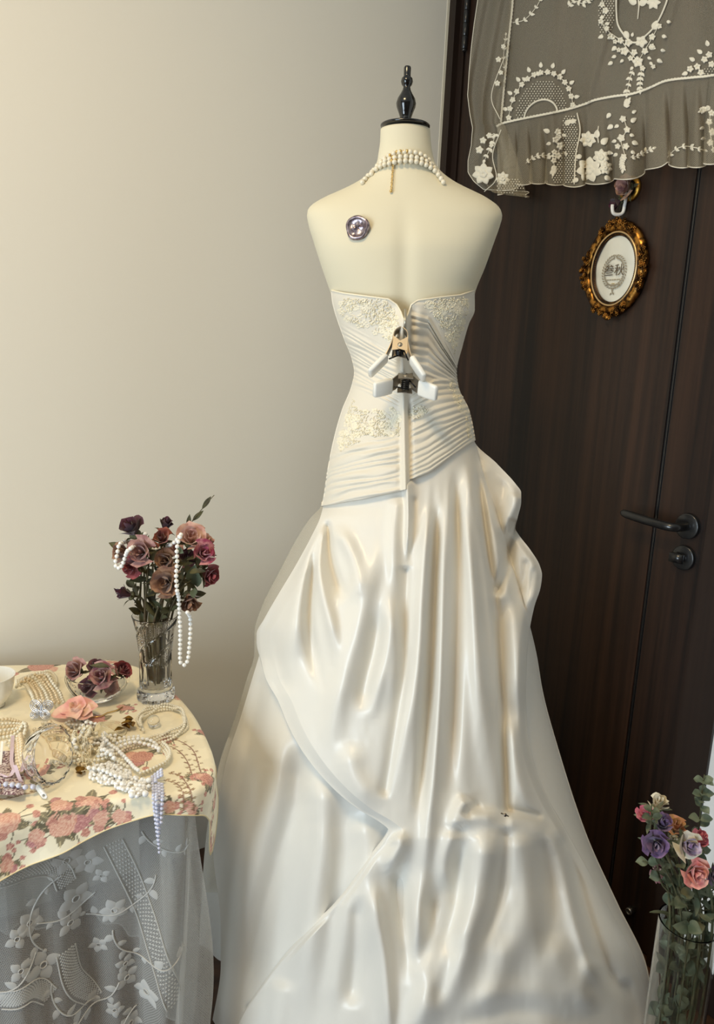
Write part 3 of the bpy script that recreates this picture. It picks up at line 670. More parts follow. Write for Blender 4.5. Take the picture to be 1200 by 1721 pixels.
def petal2(L, W, n=9):                                # outline of a petal along +x
    t = np.linspace(0, 1, n); up = W*np.sin(PI*t**.75)**.8
    return np.vstack([np.stack([L*t, up], -1), np.stack([L*t, -up], -1)[::-1][1:-1]])
def rot2(P, a): c, s = math.cos(a), math.sin(a); return np.stack([P[:, 0]*c-P[:, 1]*s, P[:, 0]*s+P[:, 1]*c], -1)
class Motif:                                          # flat woven shapes laid on a cloth through a mapping (a, b, lift) -> 3D
    def __init__(s, f): s.f = f; s.mb = MB()
    def poly(s, P, lift=.0008, th=.0005):
        c = P.mean(0); m = len(P); Q = np.vstack([P, c+(P-c)*.62, c[None]])
        lf = np.r_[np.full(m, lift*.4), np.full(m, lift+th), lift+th*.8]
        V = s.f(Q[:, 0], Q[:, 1], lf)
        s.mb.add(V, [(i, (i+1) % m, m+(i+1) % m, m+i) for i in range(m)]+[(m+i, m+(i+1) % m, 2*m) for i in range(m)])
    def flower(s, x, y, R, n=5, a0=0., w=.36, hole=True):
        for k in range(n):
            P = petal2(R*.88, R*w)+[R*.14, 0]; s.poly(rot2(P, a0+k*2*PI/n)+[x, y])
        if hole:
            t = np.linspace(0, 2*PI, 13); s.line(np.stack([x+R*.2*np.cos(t), y+R*.2*np.sin(t)], -1), R*.045)
    def leaf(s, x, y, L, a, w=.3): s.poly(rot2(petal2(L, L*w), a)+[x, y])
    def line(s, P, r, k=5):
        P = np.asarray(P, float); s.mb.tube(s.f(P[:, 0], P[:, 1], np.full(len(P), .0010)), r, k)
    def disc(s, x, y, r, n=8):
        t = np.linspace(0, 2*PI, n+1)[:-1]; s.poly(np.stack([x+r*np.cos(t), y+r*np.sin(t)], -1))
    def done(s, name, mt, parent): return s.mb.part(name, mt, parent)
rg = np.random.default_rng(5)
for (px, py, R) in [(112, 1445, .024), (147, 1446, .022), (127, 1512, .026), (118, 1552, .021), (50, 1553, .021), (72, 1618, .026), (35, 1630, .018), (191, 1530, .022), (212, 1620, .017), (213, 1643, .021), (245, 1668, .021), (192, 1698, .016), (217, 1718, .022), (265, 1445, .015), (60, 1440, .018), (28, 1575, .018), (170, 1470, .014), (165, 1590, .015), (288, 1520, .014), (276, 1585, .016)]:
    a, d = lace_at(px, py); m = Motif(lace_pt); m.flower(a, d, R, int(rg.integers(4, 6)), rg.uniform(0, 6)); m.done('blossom', M_motif, lcl)
for (px, py, n, turn, s0) in [(108, 1470, 6, 1, .3), (60, 1600, 6, -1, 1.2), (190, 1560, 7, 1, 1.6), (200, 1650, 6, -1, 1.2), (238, 1400, 5, 1, 2.0), (160, 1500, 4, -1, .8), (85, 1650, 5, 1, 1.4), (262, 1470, 6, -1, 1.5), (282, 1610, 5, 1, 1.5), (230, 1690, 4, 1, .5)]:
    a, d = lace_at(px, py); m = Motif(lace_pt); h = s0; pl = []
    for q in range(n*5):
        pl.append((a, d))
        if q % 4 == 2: m.leaf(a, d, rg.uniform(.012, .02), h+(1 if (q//4) % 2 else -1)*1.0, .32)
        a += .0048*math.cos(h); d += .0048*math.sin(h); h += .07*turn
    m.line(pl, .0012); m.disc(a, d, .004); m.done('sprig', M_motif, lcl)
# woven trellis bands
for pts in [[(0, 1478), (45, 1480), (80, 1492), (92, 1518)], [(112, 1600), (122, 1650), (150, 1700)], [(0, 1683), (45, 1682), (70, 1705)], [(190, 1415), (215, 1470), (240, 1530), (262, 1590), (290, 1660)]]:
    a0, d0 = lace_at(*pts[0]); AB = spline([(a0+ASGN*(x-pts[0][0])*.00098, d0+(y-pts[0][1])*.0012) for x, y in pts], 46); m = Motif(lace_pt)
    T = np.gradient(AB, axis=0); T /= np.linalg.norm(T, axis=1)[:, None]; Nn = np.stack([-T[:, 1], T[:, 0]], -1)
    for sgn in (-1, 1): m.line(AB+Nn*.014*sgn, .0011)
    for j in range(len(AB)):
        for q in (-.009, -.0045, 0, .0045, .009):
            c = AB[j]+Nn[j]*(q+(.00225 if j % 2 else 0)); m.poly(np.array([c+[.0019, 0], c+[0, .0019], c-[.0019, 0], c-[0, .0019]]), .0008, .0004)
    m.done('trellis_band', M_motif, lcl)
# ---- printed floral cloth
nrt, nrh = 210, 56
rows = []; UVr = []
rr = .012
for i in range(nrt):
    s = (i/(nrt-1))**.8; xy = TC+(BXY-TC)*s
    rows.append(np.concatenate([xy, np.full((NB, 1), TZ+.0015)], 1)); UVr.append(xy)
ripple = .006*np.sin(barc*46+.6)+.004*np.sin(barc*23)
tail = BLn.copy(); ic = int(np.argmin(np.linalg.norm(BXY-PZ(350, 1290, TZ)[:2], axis=1)))
dk = (np.arange(NB)-ic+NB/2) % NB-NB/2; tail += .075*np.exp(-((dk+6)/9.)**2)
for i in range(1, nrh+1):
    q = tail*i/nrh; ang = np.minimum(q/rr, PI/2*.97); st = np.maximum(q-rr*PI/2*.97, 0)
    out = rr*np.sin(ang)+st*(.22-.30*np.exp(-(dk/26.)**2))+ripple*sstep(0, .06, st)
    dz = rr*(1-np.cos(ang))+st*.97
    rows.append(np.concatenate([BXY+BN*out[:, None], (TZ+.0015-dz)[:, None]], 1)); UVr.append(BXY+BN*q[:, None])
CS = np.array(rows); CUV = np.array(UVr)
CS[..., 2] += .0012*(vnoise(CUV[..., 0]*40, CUV[..., 1]*40, 9)-.3)
cpx, cpy = proj(CS)
COLR = np.tile(np.array(srgb(246, 236, 208)[:3]), (CS.shape[0]*NB, 1))
fu = CUV.reshape(-1, 2); fpx, fpy = cpx.ravel(), cpy.ravel()
damask = vnoise(fu[:, 0]*55, fu[:, 1]*55, 2)*.6+vnoise(fu[:, 0]*120, fu[:, 1]*120, 4)*.4
COLR *= (1+.06*np.where(damask > .55, 1, 0))[:, None]
def hit(px, py):
    k = np.argmin((fpx-px)**2+(fpy-py)**2); return fu[k]
def paint(mask, col, a=1.0):
    COLR[mask] = COLR[mask]*(1-a)+np.array(srgb(*col)[:3])*a
def p_rose(c, R, cols, seed):
    d = fu-c; rr_ = np.hypot(d[:, 0], d[:, 1]); k = rr_ < R*1.35
    th = np.arctan2(d[k, 1], d[k, 0]); r_ = rr_[k]/R
    edge = 1+.13*np.abs(np.sin(2.5*th+seed))+.08*(vnoise(th*2+9, r_*3, seed)-.5)
    ins = r_ < edge; lay = r_*4.2+.55*np.sin(3*th+seed+np.floor(r_*4)*1.7)+.3*vnoise(th*3, r_*5, seed+3)
    f = lay-np.floor(lay); shade = np.clip(.15+.85*f, 0, 1)
    a, b = np.array(srgb(*cols[0])[:3]), np.array(srgb(*cols[1])[:3])
    cc = a[None]*(1-shade[:, None])+b[None]*shade[:, None]
    idx = np.where(k)[0][ins]; COLR[idx] = cc[ins]
def p_leaf(c, L, ang, col, w=.34):
    d = fu-c; x = d[:, 0]*math.cos(ang)+d[:, 1]*math.sin(ang); y = -d[:, 0]*math.sin(ang)+d[:, 1]*math.cos(ang)
    t = x/L; k = (t > 0) & (t < 1) & (np.abs(y) < w*L*np.sin(PI*np.clip(t, 0, 1)))
    paint(k, col); paint(k & (np.abs(y) < .0006), (205, 190, 150))
def p_line(pts, wd, col, a=1.):
    P = spline(pts, 20)
    lo, hi = P.min(0)-.02, P.max(0)+.02; k = np.where((fu > lo).all(1) & (fu < hi).all(1))[0]
    if len(k) == 0: return
    d, t, s = segd(fu[k, 0], fu[k, 1], P); paint(k[d < wd], col, a)
PK = [(168, 92, 88), (230, 180, 160)]; PK2 = [(168, 98, 104), (222, 170, 162)]; PK3 = [(208, 132, 116), (242, 206, 182)]; LV = (110, 104, 84); LV2 = (140, 130, 104); BR_ = (140, 92, 72)
rgp = np.random.default_rng(11)
def cluster(px, py, R, n=3, cols=(PK3, PK2, PK)):
    R = R*.8
    c = hit(px, py)
    for q in range(7): p_leaf(c, R*rgp.uniform(1.7, 2.5), rgp.uniform(0, 6.28), LV if q % 2 else LV2, .22)
    for q in range(4):
        a = rgp.uniform(0, 6.28); e = c+R*2.4*np.array([math.cos(a), math.sin(a)]); p_line([c, (c+e)/2+.004, e], .0008, LV)
        p_rose(e, R*.33, PK, q)
    for q in range(n-1):
        a = rgp.uniform(0, 6.28); p_rose(c+R*1.15*np.array([math.cos(a), math.sin(a)]), R*rgp.uniform(.6, .8), cols[(q+1) % 3], q+5)
    p_rose(c, R, cols[0], 3)
for (x, y, R) in [(150, 1352, .021), (105, 1384, .023), (12, 1380, .020), (172, 1376, .014), (98, 1352, .014), (70, 1120, .03), (190, 1122, .016), (300, 1172, .013), (240, 1272, .020), (330, 1305, .012), (285, 1356, .011), (322, 1362, .014), (345, 1240, .014), (350, 1310, .014), (280, 1245, .011), (210, 1190, .012), (10, 1455, .012), (62, 1405, .012), (352, 1400, .016), (345, 1430, .016), (160, 1215, .02), (60, 1300, .02), (200, 1372, .012), (360, 1350, .012)]:
    cluster(x, y, R, 3, (PK3, PK2, PK) if y > 1340 else ((PK, PK2, PK3)))
for pts in [[(285, 1300), (305, 1305), (320, 1330), (325, 1362)], [(278, 1312), (298, 1318), (308, 1340), (310, 1362)], [(275, 1240), (300, 1245), (325, 1262), (338, 1300)], [(262, 1252), (290, 1255), (312, 1275), (322, 1300)], [(0, 1345), (30, 1338), (60, 1330), (90, 1318)]]:
    Q = [hit(*p) for p in pts]; p_line(Q, .0011, BR_, .9)
    S_ = spline(Q, 16)
    for j, c in enumerate(S_): p_leaf(c, .009, (j % 2)*2.2+.7, (150, 112, 84), .22)
cloth = thing('floral_tablecloth', 'cream cloth printed with pink roses and leaves, laid over the lace table skirt', 'tablecloth', (TC[0], TC[1], TZ))
M_print = mat('rose_print_cotton', (240, 225, 180), .55, Sheen_Weight=.1)
_nt = M_print.node_tree; _a = _nt.nodes.new('ShaderNodeAttribute'); _a.attribute_name = 'print'; _nt.links.new(_a.outputs['Color'], _nt.nodes['Principled BSDF'].inputs['Base Color'])
co = part('cloth', CS.reshape(-1, 3), gridF(NB, len(CS), True), M_print, cloth)
at_ = co.data.color_attributes.new('print', 'FLOAT_COLOR', 'POINT'); at_.data.foreach_set('color', np.concatenate([COLR, np.ones((len(COLR), 1))], 1).astype(np.float32).ravel())
MB().tube(np.vstack([CS[-1][::3], CS[-1][:1]]), .0011, 5).part('hem', mat('cream_hem', (232, 214, 168), .6), cloth)
TT = TZ+.003                                          # height of the cloth's surface
# ================================================================== keeping small things from running through each other
class Stack:                                          # what already lies on the table: points with a radius
    def __init__(s): s.p = np.zeros((0, 3)); s.r = np.zeros(0)
    def put(s, P, r): P = np.atleast_2d(P); s.p = np.vstack([s.p, P]); s.r = np.r_[s.r, np.broadcast_to(np.asarray(r, float), (len(P),))]
    def need(s, C, r):                                # lowest height at which spheres of radius r clear what is there
        z = np.full(len(C), -9.)
        if len(s.p) == 0: return z
        r = np.broadcast_to(np.asarray(r, float), (len(C),))
        for i, c in enumerate(C):
            d2 = (s.p[:, 0]-c[0])**2+(s.p[:, 1]-c[1])**2; q = (s.r+r[i])*.97; k = d2 < q*q
            if k.any(): z[i] = (s.p[k, 2]+np.sqrt(q[k]**2-d2[k])).max()
        return z
    def drape(s, C, r, floor=None):                   # raise a path so that it lies over what is there
        C = np.array(C, float)
        if floor is not None: C[:, 2] = np.maximum(C[:, 2], floor)
        z = np.maximum(C[:, 2], s.need(C, r)); z0 = z.copy()
        for _ in range(3): z = np.maximum(z0, (np.r_[z[:1], z[:-1]]+z+np.r_[z[1:], z[-1:]])/3)
        C[:, 2] = z; return C
STK = Stack()
VXS = .003
class Voxels:                                         # which flower fills which bit of air
    def __init__(s): s.d = {}; s.vase = None
    def reg(s, P, o):
        for k in map(tuple, np.floor(np.asarray(P).reshape(-1, 3)/VXS).astype(int)): s.d.setdefault(k, o)
    def grid(s, P, o):                                # a surface grid, filled in between its vertices
        R_, C_, _ = P.shape; a = np.linspace(0, R_-1, R_*4); b = np.linspace(0, C_-1, C_*4)
        i = np.minimum(a.astype(int), R_-2); j = np.minimum(b.astype(int), C_-2); fa = (a-i)[:, None, None]; fb = (b-j)[None, :, None]
        s.reg((P[i][:, j]*(1-fa)+P[i+1][:, j]*fa)*(1-fb)+(P[i][:, j+1]*(1-fa)+P[i+1][:, j+1]*fa)*fb, o)
    def tube(s, P, r, o):
        P = spline(P, max(8, int(np.linalg.norm(np.diff(P, axis=0), axis=1).sum()/.0015)))
        for d in ((0, 0, 0), (r, 0, 0), (-r, 0, 0), (0, r, 0), (0, -r, 0)): s.reg(P+np.array(d), o)
    def hits(s, P, o):
        n = sum(1 for k in set(map(tuple, np.floor(P.reshape(-1, 3)/VXS).astype(int))) if s.d.get(k, o) != o)
        if s.vase:
            c, rin, h = s.vase; q = P.reshape(-1, 3); z = q[:, 2]-c[2]; rr_ = np.hypot(q[:, 0]-c[0], q[:, 1]-c[1])
            n += 6*int(((z < h+.003) & (rr_ > rin(z)-.0015) & (rr_ < rin(z)+.009)).sum())+int(((z < h) & (rr_ >= rin(z)+.009)).sum()) + 6*int((z < .014).sum())
        return n
    def inside(s, P, m):                              # stems stay inside the glass
        if not s.vase: return P
        c, rin, h = s.vase; P = np.array(P, float); z = P[:, 2]-c[2]; d = P[:, :2]-c[:2]; rr_ = np.linalg.norm(d, axis=1)+1e-9
        lim = np.where(z < h+.004, rin(np.minimum(z, h))-m, 1e3); P[:, :2] = c[:2]+d*np.minimum(1, lim/rr_)[:, None]; return P
VOX = Voxels(); LEAFQ = []; BLOOMS = []
def slots(n, rad):
    k = np.arange(n)+.5; a = k*2.39996; r = rad*np.sqrt(k/n); return np.stack([r*np.cos(a), r*np.sin(a)], -1)
def assign(D, S):                                     # give each stem the free slot that best suits the way it leans
    S = [tuple(q) for q in S]; out = {}
    for i in sorted(range(len(D)), key=lambda i: -np.hypot(*D[i])):
        q = min(S, key=lambda q: (q[0]-D[i][0])**2+(q[1]-D[i][1])**2); S.remove(q); out[i] = np.array(q)
    return [out[i] for i in range(len(D))]
def relax(pts, R, yc, lim, f=.86):                    # blooms that would share a place part along the line of sight
    dy = np.array([p[2] for p in pts], float); R = np.array(R)
    for _ in range(300):
        C = np.array([PY(p[0], p[1], yc+d) for p, d in zip(pts, dy)]); mv = np.zeros(len(pts))
        for i in range(len(pts)):
            for j in range(i):
                d = np.linalg.norm(C[i]-C[j]); m = f*(R[i]+R[j])
                if d < m: s_ = 1 if dy[i] > dy[j] or (dy[i] == dy[j] and i > j) else -1; mv[i] += s_*(m-d)*.12; mv[j] -= s_*(m-d)*.12
        if not mv.any(): break
        dy = np.clip(dy+mv, -lim, lim)
    return C
# ================================================================== things on the table
M_glass = glass('clear_cut_glass', (255, 255, 255), .02, 1.45); M_glassb = glass('clear_bowl_glass', (255, 255, 255), .03, 1.22)
M_pearl = mat('ivory_pearl', (232, 224, 202), .22, 0., Coat_Weight=.6, Sheen_Weight=.2)
M_pearlw = mat('white_pearl', (246, 245, 242), .22, 0., Coat_Weight=.6)
M_pearlg = mat('champagne_pearl', (226, 206, 170), .22, .1, Coat_Weight=.6)
M_pearll = mat('lavender_pearl', (206, 208, 226), .22, 0., Coat_Weight=.6)
M_pearlgr = mat('silver_grey_pearl', (196, 190, 180), .25, .2, Coat_Weight=.5)
M_gold = mat('gold_metal', (222, 188, 120), .3, .9)
M_silver = mat('silver_metal', (200, 198, 200), .28, 1.0)
M_dgold = mat('antique_gold_metal', (150, 112, 48), .35, 1.0)
M_thr = mat('cream_thread', (240, 230, 200), .7)
M_stem = mat('dried_brown_stem', (74, 60, 40), .8, noise=((92, 84, 54), 60, 3, .4, .6))
M_leafd = mat('dried_olive_leaf', (92, 90, 56), .75, noise=((66, 62, 44), 50, 3, .35, .65))
def petal_mat(name, a, b): return mat(name, a, .78, noise=(b, 75, 3, .38, .62), Sheen_Weight=.3)
PM = {'wine': petal_mat('dried_wine_petal', (58, 14, 34), (84, 26, 46)), 'mauve': petal_mat('dried_mauve_petal', (150, 100, 98), (190, 148, 136)),
      'rust': petal_mat('dried_rust_petal', (120, 50, 42), (150, 84, 62)), 'tan': petal_mat('dried_tan_petal', (168, 128, 96), (118, 78, 60)),
      'pink': petal_mat('dried_pink_petal', (196, 144, 134), (222, 186, 166)), 'magenta': petal_mat('dried_magenta_petal', (152, 50, 82), (206, 140, 142)),
      'crimson': petal_mat('dried_crimson_petal', (120, 36, 48), (164, 76, 74)), 'plum': petal_mat('dried_plum_petal', (88, 42, 66), (130, 84, 92)),
      'blush': petal_mat('dried_blush_petal', (206, 168, 156), (150, 84, 96)), 'coral': petal_mat('dried_coral_petal', (214, 120, 116), (234, 174, 158)),
      'violet': petal_mat('dried_violet_petal', (86, 60, 104), (128, 98, 132)), 'rosepink': petal_mat('dried_rose_pink_petal', (206, 96, 122), (230, 150, 158)),
      'cream': petal_mat('dried_cream_petal', (226, 212, 178), (238, 230, 208)), 'peach': petal_mat('dried_peach_petal', (222, 160, 128), (196, 150, 84)),
      'lilacwhite': petal_mat('dried_lilac_white_petal', (200, 182, 196), (112, 74, 132))}
def frame_of(ax):
    ax = np.array(ax, float); ax /= np.linalg.norm(ax); a = np.array([0, 0, 1.]) if abs(ax[2]) < .9 else np.array([1., 0, 0])
    u = np.cross(a, ax); u /= np.linalg.norm(u); return u, np.cross(ax, u), ax
def petals(parent, c, ax, R, m, n=13, opening=.8, seed=0, m2=None, crumple=.12):
    rg = np.random.default_rng(seed); u, v, w = frame_of(ax); c = np.array(c, float)
    a = np.linspace(-1, 1, 7)[None]; b = np.linspace(0, 1, 6)[:, None]
    for i in range(n):
        f = i/(n-1); psi = i*2.399+rg.uniform(-.2, .2)
        rad = R*(.10+.78*f**.9*opening)*(.9+.2*rg.random()); H = R*(1.15-.28*f)*(.9+.2*rg.random())
        half = 1.5-.62*f
        rho = rad*np.sin(np.clip(b*1.35, 0, PI/2))**.8+R*.32*f*opening*b**4*(1+.3*rg.random())
        hgt = -R*.62+H*1.35*b-R*.30*f*opening*b**4
        hgt = hgt-.25*R*(a**2)*b*(1-.3*f)
        az = psi+a*half*(b**.45)*(1-.12*b)
        nz = (vnoise(a*2.2+seed*3.1+i, b*2.5+i*1.7, seed)-.5)*crumple*R*2*b
        rho = rho+nz+.05*R*np.abs(a)**3*b; hgt = hgt+nz*.5
        P = c+(rho*np.cos(az))[..., None]*u+(rho*np.sin(az))[..., None]*v+(hgt+0*az)[..., None]*w
        part('petal', P.reshape(-1, 3), gridF(7, 6), m2 if (m2 and i >= n-5) else m, parent); VOX.grid(P, parent)
def leaf_geom(base, d, nrm, L, W, curl, seed, nt=8, na=5):
    d = np.array(d, float); d /= np.linalg.norm(d); nrm = np.array(nrm, float); s = np.cross(d, nrm); s /= np.linalg.norm(s)+1e-9; nrm = np.cross(s, d)
    t = np.linspace(0, 1, nt)[:, None]; a = np.linspace(-1, 1, na)[None]
    wd = W*np.sin(PI*np.clip(t*.94+.05, 0, 1))**.9
    return np.array(base)+(t*L)[..., None]*d+(a*wd)[..., None]*s+((np.abs(a)*.35*wd)-curl*L*t**2+.12*W*np.sin(t*9+seed)*a)[..., None]*nrm
def leaf(parent, base, d, nrm, L, W, m, curl=.3, name='leaf', seed=0):
    P = leaf_geom(base, d, nrm, L, W, curl, seed); VOX.grid(P, parent)
    return part(name, P.reshape(-1, 3), gridF(5, 8), m, parent)
def free_leaf(parent, bases, d, nrm, L, W, m, curl=.3, name='leaf', seed=0, tries=40, spread=1.):
    """a leaf that grows into free air: the first choice if it is clear, else the clearest of several"""
    g = np.random.default_rng(int(seed*13+L*1e5) % 100003); best = None; bases = np.atleast_2d(bases)
    for q in range(tries):
        k = min(1., q/10)*spread; bb = bases[0] if q < 4 else bases[g.integers(0, len(bases))]; dd = np.array(d, float)/np.linalg.norm(d)+g.normal(0, 1, 3)*k*.9; nn = np.array(nrm, float)+g.normal(0, 1, 3)*k*.8; sc = 1 if q < 16 else g.uniform(.6, 1.)
        h = VOX.hits(leaf_geom(bb, dd, nn, L*sc, W*sc, curl, seed, 18, 7)[2:], parent)
        if best is None or h < best[0]: best = (h, bb, dd, nn, sc)
        if h == 0: break
    h, bb, dd, nn, sc = best
    return leaf(parent, bb, dd, nn, L*sc, W*sc, m, curl, name, seed)
def flush_leaves():
    for a in LEAFQ: free_leaf(*a)
    LEAFQ.clear()
def clear_path(P, own, r):                            # a stem bends round the other blooms and stays in the glass
    P = np.array(P, float)
    for _ in range(3):
        for c, R in BLOOMS:
            if np.linalg.norm(c-own) < 1e-6: continue
            v = P-c; m = R*.97+r; k = np.linalg.norm(v, axis=1) < m
            k[:3] = False
            P[k, 1] = c[1]+np.sqrt(np.maximum(m*m-v[k, 0]**2-v[k, 2]**2, 0))
        Q = P.copy(); Q[1:-1] = (P[:-2]+2*P[1:-1]+P[2:])/4; P = Q
    return VOX.inside(P, r+.0012)
def rose(name, label, group, c, ax, R, m, stem_to=None, n=13, opening=.8, seed=0, m2=None, leaves=2, stemm=None, leafm=None, via=None, srad=.0022):
    c = np.array(c, float); ax = np.array(ax, float); ax /= np.linalg.norm(ax)
    base = stem_to if stem_to is not None else c-ax*R*.7
    T = thing(name, label, 'flower', base, group)
    petals(T, c, ax, R, m, n, opening, seed, m2)
    u, v, w = frame_of(ax)
    mb = MB(); mb.lathe([(R*.08, -R*.82), (R*.30, -R*.72), (R*.42, -R*.55), (R*.36, -R*.42)], c, ax, 10); mb.part('calyx', leafm or M_leafd, T)
    rg = np.random.default_rng(seed+77)
    for j in range(4):
        a = j*PI/2+rg.uniform(-.3, .3); o = math.cos(a)*u+math.sin(a)*v
        leaf(T, c-ax*R*.62+o*R*.25, o*.8+ax*rg.uniform(.2, .9), ax, R*rg.uniform(.7, 1.1), R*.14, leafm or M_leafd, .3, 'sepal', j)
    if stem_to is not None:
        p0 = c-ax*R*.78; pts = [p0, p0-ax*R*.8]+([via] if via is not None else [])+[np.array(stem_to, float)]
        P = clear_path(spline(pts, 40), c, srad); MB().tube(P, np.linspace(srad*.85, srad, 40), 7).part('stem', stemm or M_stem, T); VOX.tube(P, srad, T)
        for j in range(leaves):
            k = 6+int(rg.integers(0, 13)); d = np.array([rg.uniform(-1, 1), rg.uniform(-1, .6), rg.uniform(-.1, .8)])
            LEAFQ.append((T, np.vstack([P[k:k+1], P[5:22]]), d, (0, -.3, 1), R*rg.uniform(1.1, 1.6), R*.28, leafm or M_leafd, rg.uniform(-.2, .4), 'leaf', seed+j*7))
    return T
# ---- crystal vase of dried roses
vb = np.array(PZ(262, 1172, TT)); 
def crystal(prof_o, prof_i, c, up, k=120, cut=None):
    c = np.array(c, float); u, v, w = frame_of(up); V = []; th = 2*PI*np.arange(k)/k
    lp = lambda a, b, d: (a[0]+(b[0]-a[0])*d/max(1e-6, math.hypot(b[0]-a[0], b[1]-a[1])), a[1]+(b[1]-a[1])*d/max(1e-6, math.hypot(b[0]-a[0], b[1]-a[1])))
    o, q = prof_o[-1], prof_i[0]; prof_o = prof_o[:-1]+[lp(o, prof_o[-2], .0004), o, lp(o, q, .0004)]; prof_i = [lp(q, o, .0004), q, lp(q, prof_i[1], .0004)]+prof_i[1:]
    for r, h in prof_o:
        rr_ = r+(cut(th, h, r) if cut else 0); V.append(c+h*w+(rr_*np.cos(th))[:, None]*u+(rr_*np.sin(th))[:, None]*v)
    for r, h in prof_i: V.append(c+h*w+(r*np.cos(th))[:, None]*u+(r*np.sin(th))[:, None]*v)
    R_ = len(V); Fc = gridF(k, R_, True).tolist(); V = np.vstack(V)
    V = np.vstack([V, c+w*prof_o[0][1], c+w*prof_i[-1][1]])
    Fc += [[(j+1) % k, j, R_*k] for j in range(k)]+[[(R_-1)*k+j, (R_-1)*k+(j+1) % k, R_*k+1] for j in range(k)]
    return V, Fc
VH = .166
hh = np.linspace(0, VH, 120)
VR = [(0, .0325), (.006, .0345), (.016, .0345), (.022, .0305), (.05, .0290), (.09, .0300), (.13, .0345), (.155, .0400), (VH, .0430)]
def vcut(th, h, r):
    flute = .0016*np.abs(np.cos(6*th))*float(sstep(.020, .03, h)*sstep(.085, .07, h))
    foot = .0016*np.cos(12*th)*float(sstep(.022, .014, h))
    sw = np.mod(th*2/(2*PI)*3-h*38, 3.0)                # swirling bands: one cross-hatched, one plain flute
    hat = .0011*np.cos(th*24+h*620)*np.cos(th*24-h*620)*np.where(sw < 1.1, 1, 0)
    rib = .0018*np.exp(-((np.mod(sw, 1.5)-1.2)/.12)**2)
    return flute+foot+(hat-rib)*float(sstep(.07, .085, h)*sstep(VH, .158, h))
VIP = [(0, .0255), (.03, .0255), (.05, .0255), (.09, .0262), (.128, .031), (.152, .0365), (VH-.002, .0405)]
VOX.vase = (vb, lambda z: ip(VIP, np.clip(z, 0, VH-.002)), VH)
V, Fc = crystal([(ip(VR, h, True), h) for h in hh], [(.0415, VH+.0008), (.0405, VH-.002), (.0365, .152), (.031, .128), (.0262, .09), (.0255, .05), (.0255, .03), (.022, .025), (.004, .024)], vb, (0, 0, 1), 320, vcut)
tag(part('crystal_vase', V, Fc, M_glass, None), 'flared cut-crystal vase holding dried roses on the floral cloth', 'vase')
VIN = vb+np.array([0, 0, .032]); VRIM = vb+np.array([0, 0, VH])
RS = [  # px, py, depth offset, radius px, petals, opening, axis tilt (x, towards camera, up), label
 (221, 889, -.01, 21, 'wine', .75, (-.3, -.5, .8), 'deep wine dried rose, highest of the vase\'s dark blooms'),
 (278, 884, .02, 15, 'wine', .55, (.3, -.2, 1), 'closed dark wine rose behind a curled sepal, in the crystal vase'),
 (272, 906, -.02, 15, 'rust', .8, (0, -.6, .7), 'rust-brown dried rose under the closed wine bloom'),
 (321, 906, .0, 22, 'pink', .85, (.2, -.7, .7), 'pale pink dried rose beside the hanging pearls'),
 (345, 913, .03, 15, 'pink', .8, (.7, -.3, .6), 'small blush dried rose at the vase bouquet\'s outer edge'),
 (341, 930, -.02, 18, 'magenta', .8, (.5, -.7, .4), 'magenta and cream dried rose in the crystal vase'),
 (350, 966, -.01, 18, 'crimson', .8, (.8, -.5, -.1), 'crimson dried rose nodding sideways over a grey-green leaf'),
 (237, 928, -.035, 20, 'mauve', .85, (-.1, -1, .35), 'dusty mauve dried rose, the largest bloom beside the pearl loop'),
 (209, 928, -.01, 18, 'tan', .8, (-.6, -.6, .4), 'tan dried rose with a pearl loop lying across it'),
 (223, 951, -.03, 18, 'crimson', .8, (-.3, -.9, .1), 'dark red dried rose under the pearl loop'),
 (278, 942, -.035, 19, 'tan', .7, (0, -.9, .3), 'brown withered rose with papery sepals at the bouquet\'s heart'),
 (280, 979, -.045, 21, 'tan', .9, (0, -1, .25), 'open brown-edged tan rose at the front of the bouquet'),
 (211, 998, -.02, 17, 'wine', .5, (-.7, -.4, .35), 'small wine rosebud drooping beside the vase rim'),
 (318, 1008, -.03, 19, 'tan', .7, (.3, -.8, -.5), 'withered tan rose hanging over the vase rim'),
 (254, 925, .055, 14, 'rust', .8, (.1, -.6, .6), 'small rusty rose squeezed behind the mauve bloom'),
 (313, 940, .02, 16, 'plum', .7, (.2, -.7, .5), 'dark plum rose deep in the bouquet behind the pearls'),
 (296, 925, .03, 14, 'blush', .8, (.1, -.6, .8), 'faded blush rose half hidden behind the pearl strand'),
]
rg = np.random.default_rng(3)
SC = 1/ (F/1.42)
RR = [q[3]*SC*1.2 for q in RS]; CS_ = relax(RS, RR, vb[1], .075); BLOOMS[:] = list(zip(CS_, RR))
sl_ = assign([(.4*(c[0]-vb[0]), .4*(c[1]-vb[1])) for c in CS_]+[(.008, .008), (0, 0)], slots(len(RS)+2, .0215))
for i, (px, py, dy, rp, m, op, ax, lab) in enumerate(RS):
    foot = VIN+np.array([sl_[i][0], sl_[i][1], 0]); via = VRIM+np.array([sl_[i][0]*1.45, sl_[i][1]*1.45, -.006])
    rose('dried_rose', lab, 'dried roses in the crystal vase', CS_[i], ax, RR[i], PM[m], foot, 12, op, i+20, None, 4, via=via)
